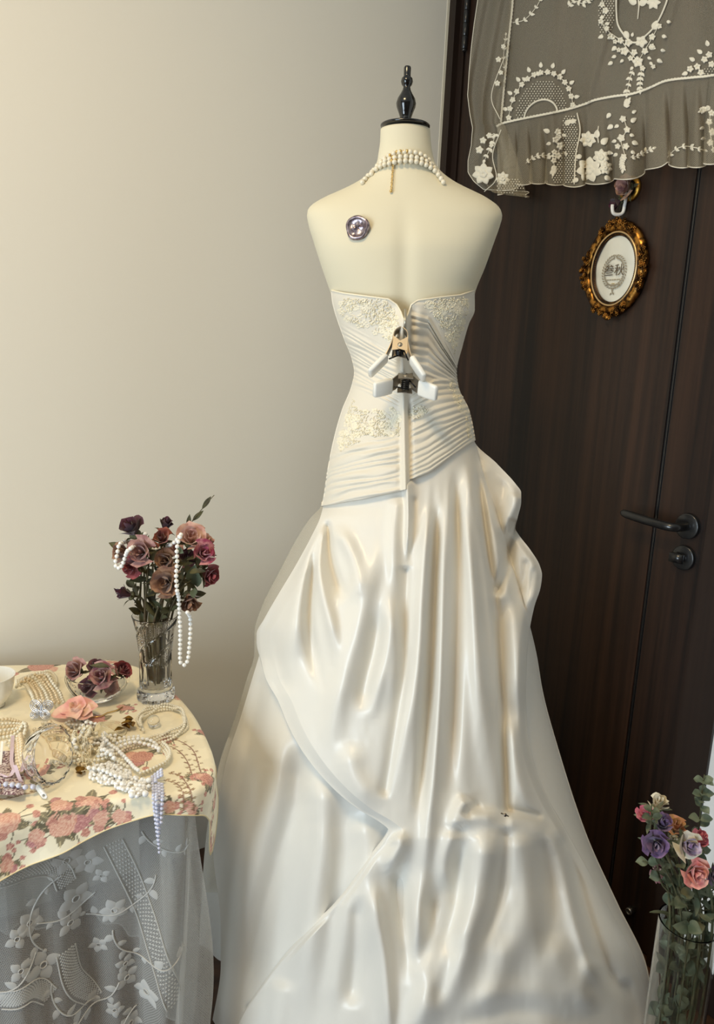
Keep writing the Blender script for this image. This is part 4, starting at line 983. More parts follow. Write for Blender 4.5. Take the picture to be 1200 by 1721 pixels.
# tall wispy leaf spray and loose leaves of the bouquet
T = thing('dried_leaf_spray', 'tall pointed olive leaf spray rising above the roses', 'foliage', VIN)
pts = [VIN+np.append(sl_[-2], 0), VRIM+np.append(sl_[-2]*1.45, 0), PY(312, 935, vb[1]+.04), PY(315, 890, vb[1]+.035), PY(340, 855, vb[1]+.02), PY(360, 832, vb[1]+.02)]
P = clear_path(spline(pts, 60), np.zeros(3), .002)[np.linspace(0, 59, 40).astype(int)]; VOX.tube(P, .0015, T); MB().tube(P, np.linspace(.002, .0007, 40), 6).part('stem', M_stem, T)
for k, d in [(20, (-.5, 0, .8)), (23, (.6, 0, .8)), (26, (-.3, 0, 1)), (28, (.2, -.3, 1)), (31, (.1, 0, 1)), (33, (.8, 0, .8)), (36, (.6, 0, .9)), (22, (-.2, 0, 1)), (25, (.7, 0, .6))]:
    free_leaf(T, P[k], d, (0, -1, .2), .028, .0045, M_leafd, .05, 'leaf', k, spread=.5)
M_leafg = mat('grey_green_leaf', (84, 96, 76), .75)
T = thing('leaf_cluster', 'loose olive and grey-green leaves filling the bouquet above the vase rim', 'foliage', VIN)
P = clear_path(spline([VIN+np.append(sl_[-1], 0), VRIM+np.append(sl_[-1]*1.45, 0), PY(290, 960, vb[1]+.01)], 40), np.zeros(3), .002); VOX.tube(P, .002, T); MB().tube(P, .002, 6).part('stem', M_stem, T); flush_leaves()
for i in range(46):
    px, py = rg.uniform(212, 345), rg.uniform(930, 1020)
    if abs(px-275) > 20+(1035-py)*.9: continue
    d = np.array([(px-270)/60+rg.uniform(-.6, .6), rg.uniform(-.6, .2), rg.uniform(-.3, .9)])
    free_leaf(T, [PY(px+a_, py+b_, vb[1]+c_) for a_ in (0, -9, 9) for b_ in (0, -12, 8) for c_ in (rg.uniform(-.02, .03), -.035, .04)], d, (rg.uniform(-.5, .5), -1, .4), rg.uniform(.018, .034), rg.uniform(.004, .008), M_leafg if i % 4 == 0 else M_leafd, rg.uniform(-.1, .4), 'leaf', i)
free_leaf(T, [PY(330+a_, 985, vb[1]+b_) for a_ in (0, 6) for b_ in (-.02, -.035, -.05)], (.25, -.2, 1), (-.2, -1, .2), .045, .016, M_leafg, .1, 'leaf', 1)
# ---- pearls
def strand(name, label, P3, r, m, group=None, jit=0., clasp=None, gap=2.02, cat='necklace', pile=True):
    P3 = np.asarray(P3, float); L = np.linalg.norm(np.diff(P3, axis=0), axis=1).sum(); n = max(3, int(L/(r*gap)))
    C = spline(P3, n)
    if pile:
        for _ in range(2):
            C = STK.drape(C, r, TT+r); L = np.linalg.norm(np.diff(C, axis=0), axis=1).sum(); C = spline(C[::2] if len(C) > 8 else C, max(3, int(L/(r*gap))))
        C[:, 2] = np.maximum(C[:, 2], STK.need(C, r)); STK.put(C, r)
    if jit: C = C+np.random.default_rng(len(label)).normal(0, jit, C.shape)
    T = thing(name, label, cat, C[0], group)
    V, Fc = beads(C, r, 2); part('pearls', V, Fc, m, T)
    MB().tube(C, r*.22, 5).part('thread', M_thr, T)
    if clasp: V, Fc = beads(C[[0, -1]], r*.9, 2); part('clasp', V, Fc, clasp, T)
    return T
yv = vb[1]
PP = lambda pts: np.array([PY(a, b, yv+d) for a, b, d in pts])
def over_blooms(P3, r):
    P = spline(P3, 260); out = np.zeros(len(P)); sg = np.where(P[:, 1]-vb[1] < -.012, -1., 1.)
    off = np.array([(a, b, c_) for a in (-r, 0, r) for b in (-r, 0, r) for c_ in (-r, 0, r)])*.8
    for i in range(len(P)):
        for q in range(90):
            if VOX.hits((P[i]+[0, sg[i]*q*.001, 0]+off), 'x') == 0: out[i] = sg[i]*q*.001; break
    k = np.ones(9)/9; pad = np.pad(out, 4, mode='edge'); sm = np.convolve(pad, k, 'valid'); P[:, 1] += np.where(np.abs(sm) > np.abs(out), sm, out*.6+sm*.4); return P[::4]
_vs = VOX.vase; VOX.vase = None
strand('pearl_necklace', 'long white pearl strand draped over the dried roses and dangling beside the vase',
       over_blooms(PP([(246, 896, -.02), (244, 910, -.025), (232, 914, -.03), (222, 919, -.05), (214, 930, -.05), (208, 945, -.05), (201, 955, -.045), (194, 950, -.04), (197, 932, -.035), (200, 918, -.03), (204, 913, -.02), (230, 920, .01), (262, 925, .0), (292, 912, -.02), (305, 897, -.035), (299, 912, -.045), (298, 930, -.05), (298, 950, -.055), (298, 968, -.06), (300, 990, -.06), (301, 1012, -.055), (302, 1035, -.05), (303, 1060, -.048), (303, 1085, -.046), (303, 1110, -.045), (308, 1119, -.045), (315, 1111, -.045), (318, 1090, -.042), (320, 1062, -.04), (320, 1030, -.035), (319, 1015, -.03)]), .0041), .0041, M_pearlw, gap=2.12, pile=False)
def on(pts, r, lay=0): return np.array([PZ(a, b, TT+r) for a, b in pts])
def noisy(pts, r, lay=0, a=2.5, seed=0):
    g = np.random.default_rng(seed); P = spline(pts, 24)+g.normal(0, a, (24, 2))*.5; return on(P, r, lay)
# lace scrap lies under the pearls
M_lp = mat('purple_lace', (116, 84, 90), .8, noise=((214, 198, 192), 260, 2, .45, .55))
T = thing('lace_scrap', 'purple and white lace scrap with ribbon beside the tipped bowl', 'lace', PZ(14, 1300, TT))
xx, yy = np.meshgrid(np.linspace(-40, 40, 24), np.linspace(1262, 1336, 20)); P = np.array([[PZ(a, b, TT+.004+.012*vnoise(a/14, b/12, 6)) for a, b in zip(r1, r2)] for r1, r2 in zip(xx, yy)])
part('lace', P.reshape(-1, 3), gridF(24, 20), M_lp, T); T_lace = T; STK.put(P.reshape(-1, 3), .0016)
# right of the vase foot: a rope of several strands
ropeA = [(236, 1222), (233, 1208), (243, 1194), (262, 1186), (284, 1186), (301, 1194), (310, 1208), (306, 1222), (290, 1231), (268, 1237), (240, 1244), (214, 1252), (190, 1262)]
for q, (dx, dy, lay) in enumerate([(0, 0, 0), (3, 6, 0), (-1, 3, 1), (2, 9, .4)]):
    strand('pearl_necklace', 'ivory seed pearl strand in the thick rope curling past the vase foot', noisy([(x+dx+2*math.sin(i*1.9+q*1.6), y+dy+2*math.cos(i*1.7+q)) for i, (x, y) in enumerate(ropeA)], .0026, lay, 1.0, q), .0026, M_pearl, 'strands of the rope curling past the vase foot')
for q in range(2):
    strand('pearl_necklace', 'white pearl strand in the pair looping over a printed rose', on([(196, 1258+q*7), (220, 1249+q*8), (246, 1248+q*8), (262, 1254+q*6), (267, 1262+q*2)], .0034, .2), .0034, M_pearlw, 'pair of strands looping over a printed rose')
for q in range(3):
    strand('pearl_necklace', 'cream pearl strand in the loop lying closest to the pearl tassel', on([(270+q*2, 1256), (277+q*3, 1264), (281+q*2.5, 1274), (277+q*2, 1284+q), (264, 1291+q*2), (246, 1297+q*2.5), (236, 1302+q)], .0026, q*.25), .0026, M_pearl, 'cream strands in the loop by the tassel')
# beaded net collar in a heap
mb_c = []
rgc = np.random.default_rng(8)
colpoly = [(152, 1284), (200, 1276), (225, 1300), (246, 1306), (254, 1318), (246, 1332), (232, 1338), (205, 1322), (170, 1312), (150, 1302)]
X = rgc.uniform(150, 262, 1400); Yp = rgc.uniform(1276, 1338, 1400); k = inpoly(X, Yp, colpoly); X, Yp = X[k][:330], Yp[k][:330]
C = np.array([PZ(a, b, TT+.003+.009*h) for a, b, h in zip(X, Yp, rgc.random(len(X)))])
C = C[np.argsort(C[:, 2])]; C[:, 2] = np.maximum(TT+.003, np.maximum(C[:, 2]-.004, STK.need(C, .003))); STK.put(C, .003)
T = thing('beaded_collar', 'crumpled white pearl net collar heaped before the loops of pearls', 'necklace', PZ(205, 1305, TT))
V, Fc = beads(C, rgc.uniform(.0026, .0034, len(C)), 2); part('pearls', V, Fc, M_pearlw, T)
C2 = np.array([PZ(a, b, TT+.007) for a, b in [(206, 1318), (233, 1328), (250, 1312), (222, 1336), (244, 1334)]]); V, Fc = beads(C2, .0052, 2); part('large_pearls', V, Fc, M_pearlw, T)
mbt = MB()
for q in range(60):
    i, j = rgc.integers(0, len(C), 2)
    if np.linalg.norm(C[i]-C[j]) < .03: mbt.tube([C[i], C[j]], .0006, 4)
mbt.part('threads', M_thr, T)
# strands of the central pile
PILE = [
 ([(58, 1226), (90, 1222), (115, 1232), (140, 1250), (170, 1268), (205, 1280)], .0034, 'pearl', 0), ([(72, 1218), (100, 1232), (128, 1250), (150, 1262), (180, 1276), (215, 1292)], .0034, 'pearl', .6),
 ([(84, 1224), (112, 1242), (130, 1262), (122, 1276), (140, 1284)], .0040, 'champagne', 1.0), ([(104, 1222), (130, 1238), (160, 1250), (190, 1256)], .0034, 'champagne', .4),
 ([(82, 1281), (105, 1283), (130, 1284), (160, 1283), (185, 1280), (200, 1272)], .0030, 'pearl', .3), ([(112, 1216), (125, 1210), (145, 1212), (160, 1219), (150, 1228), (128, 1226), (114, 1220)], .0032, 'grey', .2),
 ([(116, 1226), (135, 1222), (158, 1226), (172, 1236), (160, 1246), (138, 1240)], .0032, 'grey', .9), ([(132, 1276), (150, 1262), (172, 1256), (190, 1268), (180, 1282), (160, 1278)], .0034, 'white', .8),
 ([(140, 1268), (152, 1252), (166, 1246), (176, 1258), (170, 1274), (196, 1290)], .0036, 'white', 1.4), ([(150, 1298), (170, 1300), (190, 1312), (210, 1316)], .0036, 'white', .2),
 ([(180, 1262), (196, 1270), (212, 1282), (226, 1296), (240, 1308)], .0034, 'white', .9), ([(62, 1238), (80, 1254), (96, 1268), (110, 1280)], .0040, 'champagne', .2)]
PMM = {'pearl': M_pearl, 'champagne': M_pearlg, 'grey': M_pearlgr, 'white': M_pearlw}
nm = {'pearl': 'ivory', 'champagne': 'champagne', 'grey': 'silver-grey', 'white': 'white'}
for i, (pts, r, m, lay) in enumerate(PILE):
    strand('pearl_necklace', f'{nm[m]} pearl strand in the tangled pile between the tipped glass bowl and the collar', noisy(pts, r, lay, 1.2, i), r, PMM[m], f'{nm[m]} strands of the tangled pile')
rgx = np.random.default_rng(33)
for i in range(12):
    x, y = rgx.uniform(95, 200), rgx.uniform(1225, 1285); h = rgx.uniform(0, 6.28); pl = []
    for q in range(7): pl.append((x, y)); x += 11*math.cos(h); y += 6*math.sin(h); h += rgx.uniform(-.2, .9); x = min(max(x, 82), 232); y = min(max(y, 1216), 1300)
    m = ('pearl', 'champagne', 'white')[i % 3]
    strand('pearl_necklace', f'{nm[m]} pearl strand in the tangled pile between the tipped glass bowl and the collar', noisy(pl, .0033, rgx.uniform(0, 2.2), 1.0, i+90), .0033, PMM[m], f'{nm[m]} strands of the tangled pile')
# bundle beside the white cup
for q in range(7):
    x0 = 26+q*8
    strand('pearl_necklace', 'champagne pearl strand arching in the bundle beside the white cup', np.array([PZ(x0+2, 1158-q*.5, TT+.004), PZ(x0+14, 1150, TT+.012+.002*q), PZ(x0+26, 1164, TT+.018), PZ(x0+32, 1180, TT+.012), PZ(x0+36, 1192-q, TT+.004)]), .0034, M_pearlg if q % 3 else M_pearl, 'strands bundled beside the white cup')
for q in range(3):
    strand('pearl_necklace', 'fine cream pearl strand looping behind the cup bundle', on([(28, 1150-q*3), (50, 1141-q*3), (72, 1136-q*2), (88, 1139), (96, 1147+q*2), (90, 1154+q*2), (74, 1152)], .0028, q*.5), .0028, M_pearl, 'fine strands looping behind the cup bundle')
# heap at the left edge of the cloth
for q in range(6):
    strand('pearl_necklace', 'cream pearl strand in the flat heap between the cup and the purple lace scrap', noisy([(-20, 1214+q*6), (8, 1209+q*6), (28, 1212+q*5), (44, 1220+q*4), (38, 1236+q*3), (10, 1240+q*3)], .0030, .2*q, 1.5, q+40), .0030, M_pearl if q % 2 else M_pearlg, 'strands of the flat heap between the cup and the purple lace scrap')
for q in range(3):
    strand('pearl_necklace', 'large champagne pearl string beside the purple lace scrap', noisy([(26+q*5, 1256), (28+q*5, 1274), (30+q*4, 1290), (36+q*3, 1304)], .0042, .2*q, 1.2, q+60), .0042, M_pearlg, 'large pearl strings beside the purple lace')
strand('pearl_necklace', 'lilac pearl strand along the front of the purple lace scrap', on([(-14, 1338), (4, 1332), (20, 1333), (40, 1336), (56, 1334)], .0042, .3), .0042, M_pearll)
# pearl tassel hanging over the cloth's front edge
T = thing('pearl_tassel', 'lavender-white pearl tassel hanging over the front edge of the cloth', 'necklace', PZ(264, 1302, TT))
yh = PZ(264, 1334, TZ)[1]-.022
for q, x in enumerate((258, 263, 268, 273)):
    e = (1418, 1432, 1400, 1382)[q]
    P3 = [PZ(x-2, 1306, TT+.004), PZ(x-1, 1318, TT+.005), PY(x, 1334, yh+.012)]+[PY(x+(268-x)*((yy-1345)/90)**1.0, yy, yh-.004*(q % 2)) for yy in np.linspace(1346, e, 6)]
    C = spline(P3, int((e-1306)/5.4)); nt3 = max(3, int(len(C)*.2)); C[:nt3] = STK.drape(C[:nt3], .0031); STK.put(C[:nt3], .0031); V, Fc = beads(C, .0031-.0006*np.linspace(0, 1, len(C))**3, 2); part('pearls', V, Fc, M_pearll, T)
# ---- glass bowls
def bowl(name, label, c, up, R, H):
    def cut(th, h, r): return .0018*np.abs(np.sin(th*8+h*120))*float(sstep(.004, .012, h)*sstep(H, H*.8, h))-.0016*np.abs(np.cos(th*10))*float(sstep(H*.85, H, h))
    po = [(R*.45, 0), (R*.5, .002), (R*.52, .006), (R*.72, .012)]+[(R*(.72+.30*math.sin(t*PI/2)), .012+(H-.012)*t**1.2) for t in np.linspace(.08, 1, 26)]
    pi = [(r-.0035, h+.001) for r, h in po[::-1][:26]]+[(R*.4, .012), (.002, .011)]
    V, Fc = crystal(po, pi, c, up, 120, cut)
    return tag(part(name, V, Fc, M_glassb, None), label, 'bowl')
bb_ = np.array(PZ(166, 1172, TT)); bowl('glass_bowl', 'cut-glass bowl filled with dried rose heads', bb_, (0, 0, 1), .058, .052)
RH = [(142, 1136, .021, 'mauve', (-.3, -.8, .6), 'mauve rose head in the cut-glass bowl on the side of the pearl bundle'), (182, 1139, .024, 'blush', (.1, -.8, .7), 'pale blush rose head with open petals in the cut-glass bowl'),
        (206, 1134, .018, 'crimson', (.6, -.4, .7), 'crimson rose head against the cut-glass bowl\'s wall'), (160, 1120, .016, 'plum', (0, -.3, 1), 'plum rose head on top of the bowl\'s heap'),
        (158, 1150, .019, 'plum', (0, -.8, .5), 'dark plum rose head low in the cut-glass bowl'), (183, 1156, .018, 'mauve', (.2, -.8, .4), 'dusky mauve rose head at the bottom of the cut-glass bowl')]
HC = np.array([PY(q[0], q[1], bb_[1]+(-.014 if i != 3 else .015)) for i, q in enumerate(RH)]); HR = np.array([q[2]*1.06 for q in RH]); BI = [(.012, .030), (.02, .046), (.035, .052), (.052, .055)]
for _ in range(400):
    for i in range(6):
        for j in range(i):
            v = HC[i]-HC[j]; d = np.linalg.norm(v)+1e-9; m = .94*(HR[i]+HR[j])
            if d < m: HC[i] += v/d*(m-d)*.3; HC[j] -= v/d*(m-d)*.3
        v = HC[i, :2]-bb_[:2]; d = np.linalg.norm(v)+1e-9; z = HC[i, 2]-bb_[2]; lim = ip(BI, max(z-.3*HR[i], .012))-HR[i]*.98+(.02 if z > .062 else 0)
        lim += -.003 if i > 3 else .008
        if d > max(lim, .004): HC[i, :2] = bb_[:2]+v/d*max(lim, .004)
        HC[i, 2] = max(HC[i, 2]-.0003, bb_[2]+(.013+HR[i]*.72 if i > 3 else .050+HR[i]*.25))
VOX.vase = None
for i, (px, py, R, m, ax, lab) in enumerate(RH):
    rose('rose_head', lab, 'rose heads in the glass bowl', HC[i], ax, HR[i], PM[m], None, 12, .85, 60+i)
_t = HC[np.argmax(HC[:, 2]+HR)]; _b = np.array([_t[0]-.018, _t[1], (HC[:, 2]+HR*.75).max()+.002]); T = thing('dried_leaf', 'dry dark leaf lying on the rose heads in the bowl', 'leaf', _b)
leaf(T, _b, (1, 0, .05), (0, -.5, 1), .036, .006, M_leafd, .1)
# tipped-over bowl with threads spilling out
tb = np.array(PZ(62, 1270, TT+.041)); tup = np.array([.86, -.22, .26])
bowl('glass_bowl', 'cut-glass bowl lying tipped on its side, threads spilling out', tb-np.array(tup)*.012, tup, .044, .042)
T = thing('thread_tangle', 'tangle of cream threads spilling from the tipped glass bowl', 'thread', PZ(95, 1270, TT)); rgt = np.random.default_rng(4)
for q in range(16):
    x, y = rgt.uniform(116, 146), rgt.uniform(1244, 1284); a = rgt.uniform(0, 6.28); pl = []
    for s_ in range(12): pl.append(PZ(x, y, TT+.003+.02*abs(math.sin(s_*.6+q))*(1 if x < 105 else .3))); x += 4.2*math.cos(a); y += 2.6*math.sin(a); a += rgt.uniform(-.2, .75)
    P = STK.drape(spline(pl, 60), .0009, TT+.0015); MB().tube(P, .0007, 5).part('thread', M_thr, T)
# ---- white cup at the edge of the cloth
cb = np.array(PZ(-14, 1186, TT))
po = [(.020, 0), (.023, .002), (.022, .006), (.030, .014), (.036, .026), (.0395, .042), (.042, .058), (.043, .060)]
pi_ = [(.0405, .0595), (.0375, .042), (.034, .026), (.026, .014), (.004, .011)]
V, Fc = crystal(po, pi_, cb, (0, 0, 1), 72, lambda th, h, r: .0008*np.cos(th*12)*float(sstep(.01, .02, h)*sstep(.05, .035, h)))
tag(part('porcelain_cup', V, Fc, mat('white_porcelain', (242, 240, 232), .15, Coat_Weight=.5)), 'white porcelain cup beside the champagne pearl bundle', 'cup')
# ---- pink fabric flower
pf = np.array(PZ(126, 1196, TT+.012)); T = thing('fabric_flower', 'pink and peach silk flower lying below the rose bowl', 'flower', PZ(126, 1196, TT))
M_pk = mat('pink_silk_petal', (232, 164, 152), .6, noise=((242, 202, 176), 50, 2, .4, .6), Sheen_Weight=.4)
for a, L, w_, up in [(0.25, .040, .020, .35), (-.45, .036, .018, .05), (3.6, .040, .016, .02), (2.7, .032, .016, .2), (1.4, .030, .018, 1.1), (-1.3, .030, .016, .1)]:
    leaf(T, pf, (math.cos(a), math.sin(a)*.7, up), (0, -.6, 1), L, w_, M_pk, .15, 'petal', a*5)
petals(T, pf+np.array([0, -.002, .012]), (.0, -.6, .8), .012, M_pk, 6, .7, 91)
# ---- silver butterfly brooch
bp_ = np.array(PZ(69, 1196, TT+.014)); T = thing('butterfly_brooch', 'openwork silver butterfly brooch leaning on the pearl bundle', 'brooch', PZ(69, 1200, TT))
bu, bv, bw = np.array([1., 0, 0]), np.array([0, .45, .89]), np.array([0, -.89, .45])
MB().tube([bp_-bv*.012, bp_, bp_+bv*.012], [.0015, .0028, .0012], 8).part('body', M_silver, T)
for sx in (-1, 1):
    for (ca, L, W) in ((.75, .024, .012), (-.5, .018, .010)):
        mbw = MB(); d = bu*sx*math.cos(ca)+bv*math.sin(ca); s_ = np.cross(bw, d)
        for sc in (1, .72, .45):
            t = np.linspace(0, 2*PI, 26)[:-1]; mbw.tube(bp_+np.outer(L*.55+L*.5*sc*np.cos(t), d)+np.outer(W*.75*sc*np.sin(t), s_)+bw*.002*sc, .0008, 5, closed=True)
        for t in np.linspace(0, 2*PI, 9)[:-1]: mbw.tube([bp_+d*L*.5, bp_+d*(L*.55+L*.5*math.cos(t))+s_*W*.75*math.sin(t)], .0006, 4)
        mbw.part('wing', M_silver, T)
    MB().tube(spline([bp_+bv*.012, bp_+bv*.019+bu*sx*.003, bp_+bv*.022+bu*sx*.008], 8), .0005, 5).part('antenna', M_silver, T)
# ---- skein of cream cord, gold leaf trim, glass drop, lace scrap, tag
T = thing('cord_skein', 'looped skein of cream cord in front of the rose bowl', 'cord', PZ(176, 1232, TT))
for q in range(14):
    t = np.linspace(0, 2*PI, 30)[:-1]; R = 13+q*.9; cxp, cyp = 168+q*1.7, 1238-q*.9
    P = STK.drape([PZ(cxp+R*math.cos(a)*.9, cyp+R*math.sin(a)*.62, TT+.002) for a in t], .0009, TT+.0015); STK.put(P, .0008); MB().tube(P, .0008, 5, closed=True).part('cord_loop', M_thr, T)
T = thing('gold_leaf_trim', 'antique gold beaded leaf trim beside the cord skein', 'trim', PZ(212, 1226, TT))
for q, (a, b) in enumerate([(206, 1212), (212, 1220), (218, 1226), (210, 1228), (220, 1218), (204, 1220)]): _p = np.array(PZ(a, b, TT+.004)); _p[2] = max(_p[2], STK.need([_p], .011)[0]-.005); leaf(T, _p, (math.cos(q*1.3), math.sin(q*1.3), .25), (0, 0, 1), .02, .006, M_dgold, .2, 'leaf', q)
tag(MB().tube(on([(152, 1206), (170, 1204), (180, 1198), (196, 1194), (206, 1188)], .0012, .5), .0012, 6).part('gold_chain', M_gold), 'thin pale gold chain trailing away from the cord skein', 'chain')
T = thing('gold_ornament', 'small antique gold leaf ornament below the tipped bowl', 'ornament', PZ(135, 1296, TT))
for q in range(5): leaf(T, PZ(130, 1297, TT+.003), (math.cos(q*.6-.8), math.sin(q*.6-.8), .3), (0, 0, 1), .014, .005, M_dgold, .2, 'leaf', q)
tag(part('glass_drop', *beads([PZ(258, 1212, TT+.011)], [.011], 3), M_glass), 'clear glass drop lying inside the rope of pearls', 'glass bead')
TL = T_lace
M_rib = mat('lilac_ribbon', (212, 190, 200), .45)
for q, pts in enumerate([[(22, 1246), (21, 1270), (20, 1292), (26, 1310)], [(26, 1312), (40, 1308), (52, 1300)], [(26, 1312), (14, 1320), (0, 1316)], [(26, 1312), (36, 1322), (50, 1318), (64, 1328)]]):
    P = STK.drape([PZ(a, b, TT+.004) for a, b in spline(pts, 14)], .0035, TT+.002); V = np.concatenate([P+[-.003, 0, 0], P+[.003, 0, .001]]); part('ribbon', V, [[i, i+1, 15+i, 14+i] for i in range(13)], M_rib, TL); STK.put(P, .002)
sp = spline([(64, 1323), (69, 1330), (75, 1338)], 60); th = np.linspace(0, 18*PI, 60)
tag(MB().tube(np.array([PZ(a, b, TT+.0055)+np.array([.0038*math.cos(t), 0, .0038*math.sin(t)]) for (a, b), t in zip(sp, th)]), .0012, 6).part('wire_coil', M_pearlw), 'white striped coil beside the lilac pearl strand', 'coil')
T = thing('paper_tag', 'narrow white paper tag leaning behind the purple lace scrap', 'tag', PZ(2, 1290, TT)); p0, p1 = np.array(PZ(0, 1296, TT+.001)), np.array(PZ(4, 1246, TT+.03))
MB().prism([p0+[-.002, 0, 0], p0+[.002, 0, 0], p1+[.002, 0, 0], p1+[-.002, 0, 0]], (0, -.6, .8), .0008).part('paper', mat('white_paper', (240, 236, 226), .7), T, smooth=False)
# ================================================================== things hanging on the door
M_lnet = sheer('cream_tulle_net', (232, 222, 198), .17, .44, 480)
M_lthr = mat('cream_lace_thread', (240, 232, 212), .7, Sheen_Weight=.3)
cur = thing('lace_curtain', 'cream net lace curtain with embroidered flowers and a ruffled hem, hung on the door', 'curtain', PD(1000, 330, .03))
SEAM = [(835, 212), (845, 207), (870, 201), (900, 195), (930, 189), (960, 182), (985, 174), (1000, 168), (1030, 162), (1060, 158), (1080, 152), (1095, 146), (1115, 137), (1135, 133), (1165, 130), (1200, 126), (1300, 108)]
RBOT = [(830, 326), (845, 324), (870, 310), (890, 307), (920, 307), (945, 311), (965, 312), (1000, 308), (1030, 304), (1062, 298), (1085, 290), (1108, 278), (1114, 272), (1122, 276), (1150, 281), (1175, 279), (1200, 273), (1300, 255)]
LOUT = [(-120, 812), (0, 803), (40, 797), (80, 792), (120, 788), (160, 786), (190, 791), (215, 797), (245, 795), (270, 789), (290, 788), (305, 797), (318, 812), (326, 830), (330, 850), (328, 872), (321, 886)]
SIDE = [(-120, 868), (0, 862), (60, 856), (130, 849), (205, 842), (235, 836)]
def c_off(px, py): return .018+.024*sstep(1170, 1215, px)+.006*np.sin(px/37+py/90)+.005*np.sin(px/19-py/70)+.009*np.exp(-((px-(1035-py*.28))/5)**2)+.008*np.exp(-((px-(945-py*.1))/6)**2)+.008*np.exp(-((px-(1135-py*.3))/5)**2)+.003*vnoise(px/30, py/60, 2)
# main panel
uu = np.linspace(0, 1, 90)[None]; vv = np.linspace(0, 1, 60)[:, None]
xs = 840+(1300-840)*uu; bt = ip(SEAM, xs); py = -120+(bt+120)*vv; px = ip(SIDE, py)+(1300-ip(SIDE, py))*uu; py = -120+(ip(SEAM, px)+120)*vv
P = PD(px, py, c_off(px, py)); kk = MPX*1.15
part('net_panel', P.reshape(-1, 3), gridF(90, 60), M_lnet, cur, uv=np.stack([px*kk, py*kk], -1).reshape(-1, 2))
# bottom ruffle
nu_, nv_ = 260, 40
a = np.linspace(0, 1, nu_); x0 = 836+(1300-836)*a; v = np.linspace(0, 1, nv_)[:, None]
phs = 2*PI*(a*15+.9*np.sin(a*7)); sw = sstep(0, 1, v)
top = ip(SEAM, x0); botm = ip(RBOT, x0)
px = x0[None]+sw*8*np.sin(phs)[None]; py = top[None]*(1-v)+botm[None]*v+sw*2.5*np.cos(phs)[None]
roff = c_off(x0, top)[None]*(1-v)+v*(.034+.024*np.cos(phs)+.006*np.cos(phs*2.3)+.024*sstep(1170, 1215, x0))[None]
roff = roff+.02*np.exp(-((x0-1112)/9)**2)[None]*sw+(.040*np.exp(-((x0-1052)/34)**2))[None]*sw
RUF = PD(px, py, roff)
part('bottom_ruffle', RUF.reshape(-1, 3), gridF(nu_, nv_), M_lnet, cur, uv=np.stack([a[None]*.95+0*v, py*kk], -1).reshape(-1, 2))
MB().tube(RUF[-1], .0011, 5).part('ruffle_hem', M_lthr, cur)
# side ruffle falling in folds past the lower corner
nu_, nv_ = 60, 120
v = np.linspace(0, 1, nv_)[:, None]; a = np.linspace(0, 1, nu_)[None]
yL = -120+(322+120)*v; inner_x = np.where(yL < 207, ip(SIDE, yL), 845+ (yL-207)*.36); outer_x = ip(LOUT, yL)
px = outer_x+(inner_x-outer_x)*a+3*np.sin(a*PI*5+yL/50)*sstep(60, 240, yL); py = yL+8*a*sstep(250, 322, yL)+ (1-np.abs(2*a-1))*6*sstep(280, 322, yL)
off = .030+.014*np.sin(a*PI*4.2+yL/70)*(.5+.5*sstep(40, 250, yL))
SR = PD(px, py, off)
part('side_ruffle', SR.reshape(-1, 3), gridF(nu_, nv_), M_lnet, cur, uv=np.stack([a*.09+0*v, py*kk], -1).reshape(-1, 2))
mb = MB(); mb.tube(SR[:, 0], .0010, 5); mb.tube(SR[-1], .0010, 5); mb.part('side_hem', M_lthr, cur)
# braid along the seams
def braid(pts, n, r=.0024):
    S_ = spline(pts, n); m_ = MB()
    for ph_ in (0, 2.1, 4.2):
        q = S_+np.stack([np.sin(np.arange(n)*.9+ph_)*1.2, np.cos(np.arange(n)*.9+ph_)*1.2], -1)
        m_.tube(PD(q[:, 0], q[:, 1], c_off(q[:, 0], q[:, 1])+.004), r*.62, 5)
    return m_
braid(SEAM, 200).part('seam_braid', M_lthr, cur)
braid([(b, a_) for a_, b in SIDE[:-1]][::1], 120).part('side_braid', M_lthr, cur)
def cmap(a, b, lift): return PD(a, b, c_off(np.asarray(a), np.asarray(b))+.002+np.asarray(lift)*2)
def rmap(a, b, lift):                                  # on the ruffle
    a = np.asarray(a, float); b = np.asarray(b, float); t_ = ip(SEAM, a); q = ip(RBOT, a); vv_ = np.clip((b-t_)/(q-t_), 0, 1); al = (a-836)/(1300-836)
    for _ in range(5):
        f = 2*PI*(al*15+.9*np.sin(al*7)); x_ = a-8*sstep(0, 1, vv_)*np.sin(f); al = .5*al+.5*(x_-836)/(1300-836)
    f = 2*PI*(al*15+.9*np.sin(al*7)); return PD(a, b, c_off(a, t_)*(1-vv_)+vv_*(.034+.024*np.cos(f)+.006*np.cos(f*2.3))+.040*np.exp(-((al*464+836-1052)/34)**2)*sstep(0, 1, vv_)+.003+np.asarray(lift)*2)
rgl = np.random.default_rng(21)
class PxMotif(Motif):
    def flower(s, x, y, R, n=5, a0=0.):
        for k in range(n): s.poly(rot2(petal2(R*.9, R*.42)+[R*.1, 0], a0+k*2*PI/n)+[x, y], .0012, .0010)
        s.disc(x, y, R*.2)
    def line(s, P, r, k=5): P = np.asarray(P, float); s.mb.tube(s.f(P[:, 0], P[:, 1], np.full(len(P), .0008)), r, k)
def fl(x, y, R, f=cmap): R *= .92; m = PxMotif(f); m.flower(x, y, R, int(rgl.integers(5, 6)), rgl.uniform(0, 6)); m.done('embroidered_flower', M_lthr, cur)
def lv(x, y, L, ang, f=cmap): m = PxMotif(f); m.leaf(x, y, L, ang, .34); m.done('embroidered_leaf', M_lthr, cur)
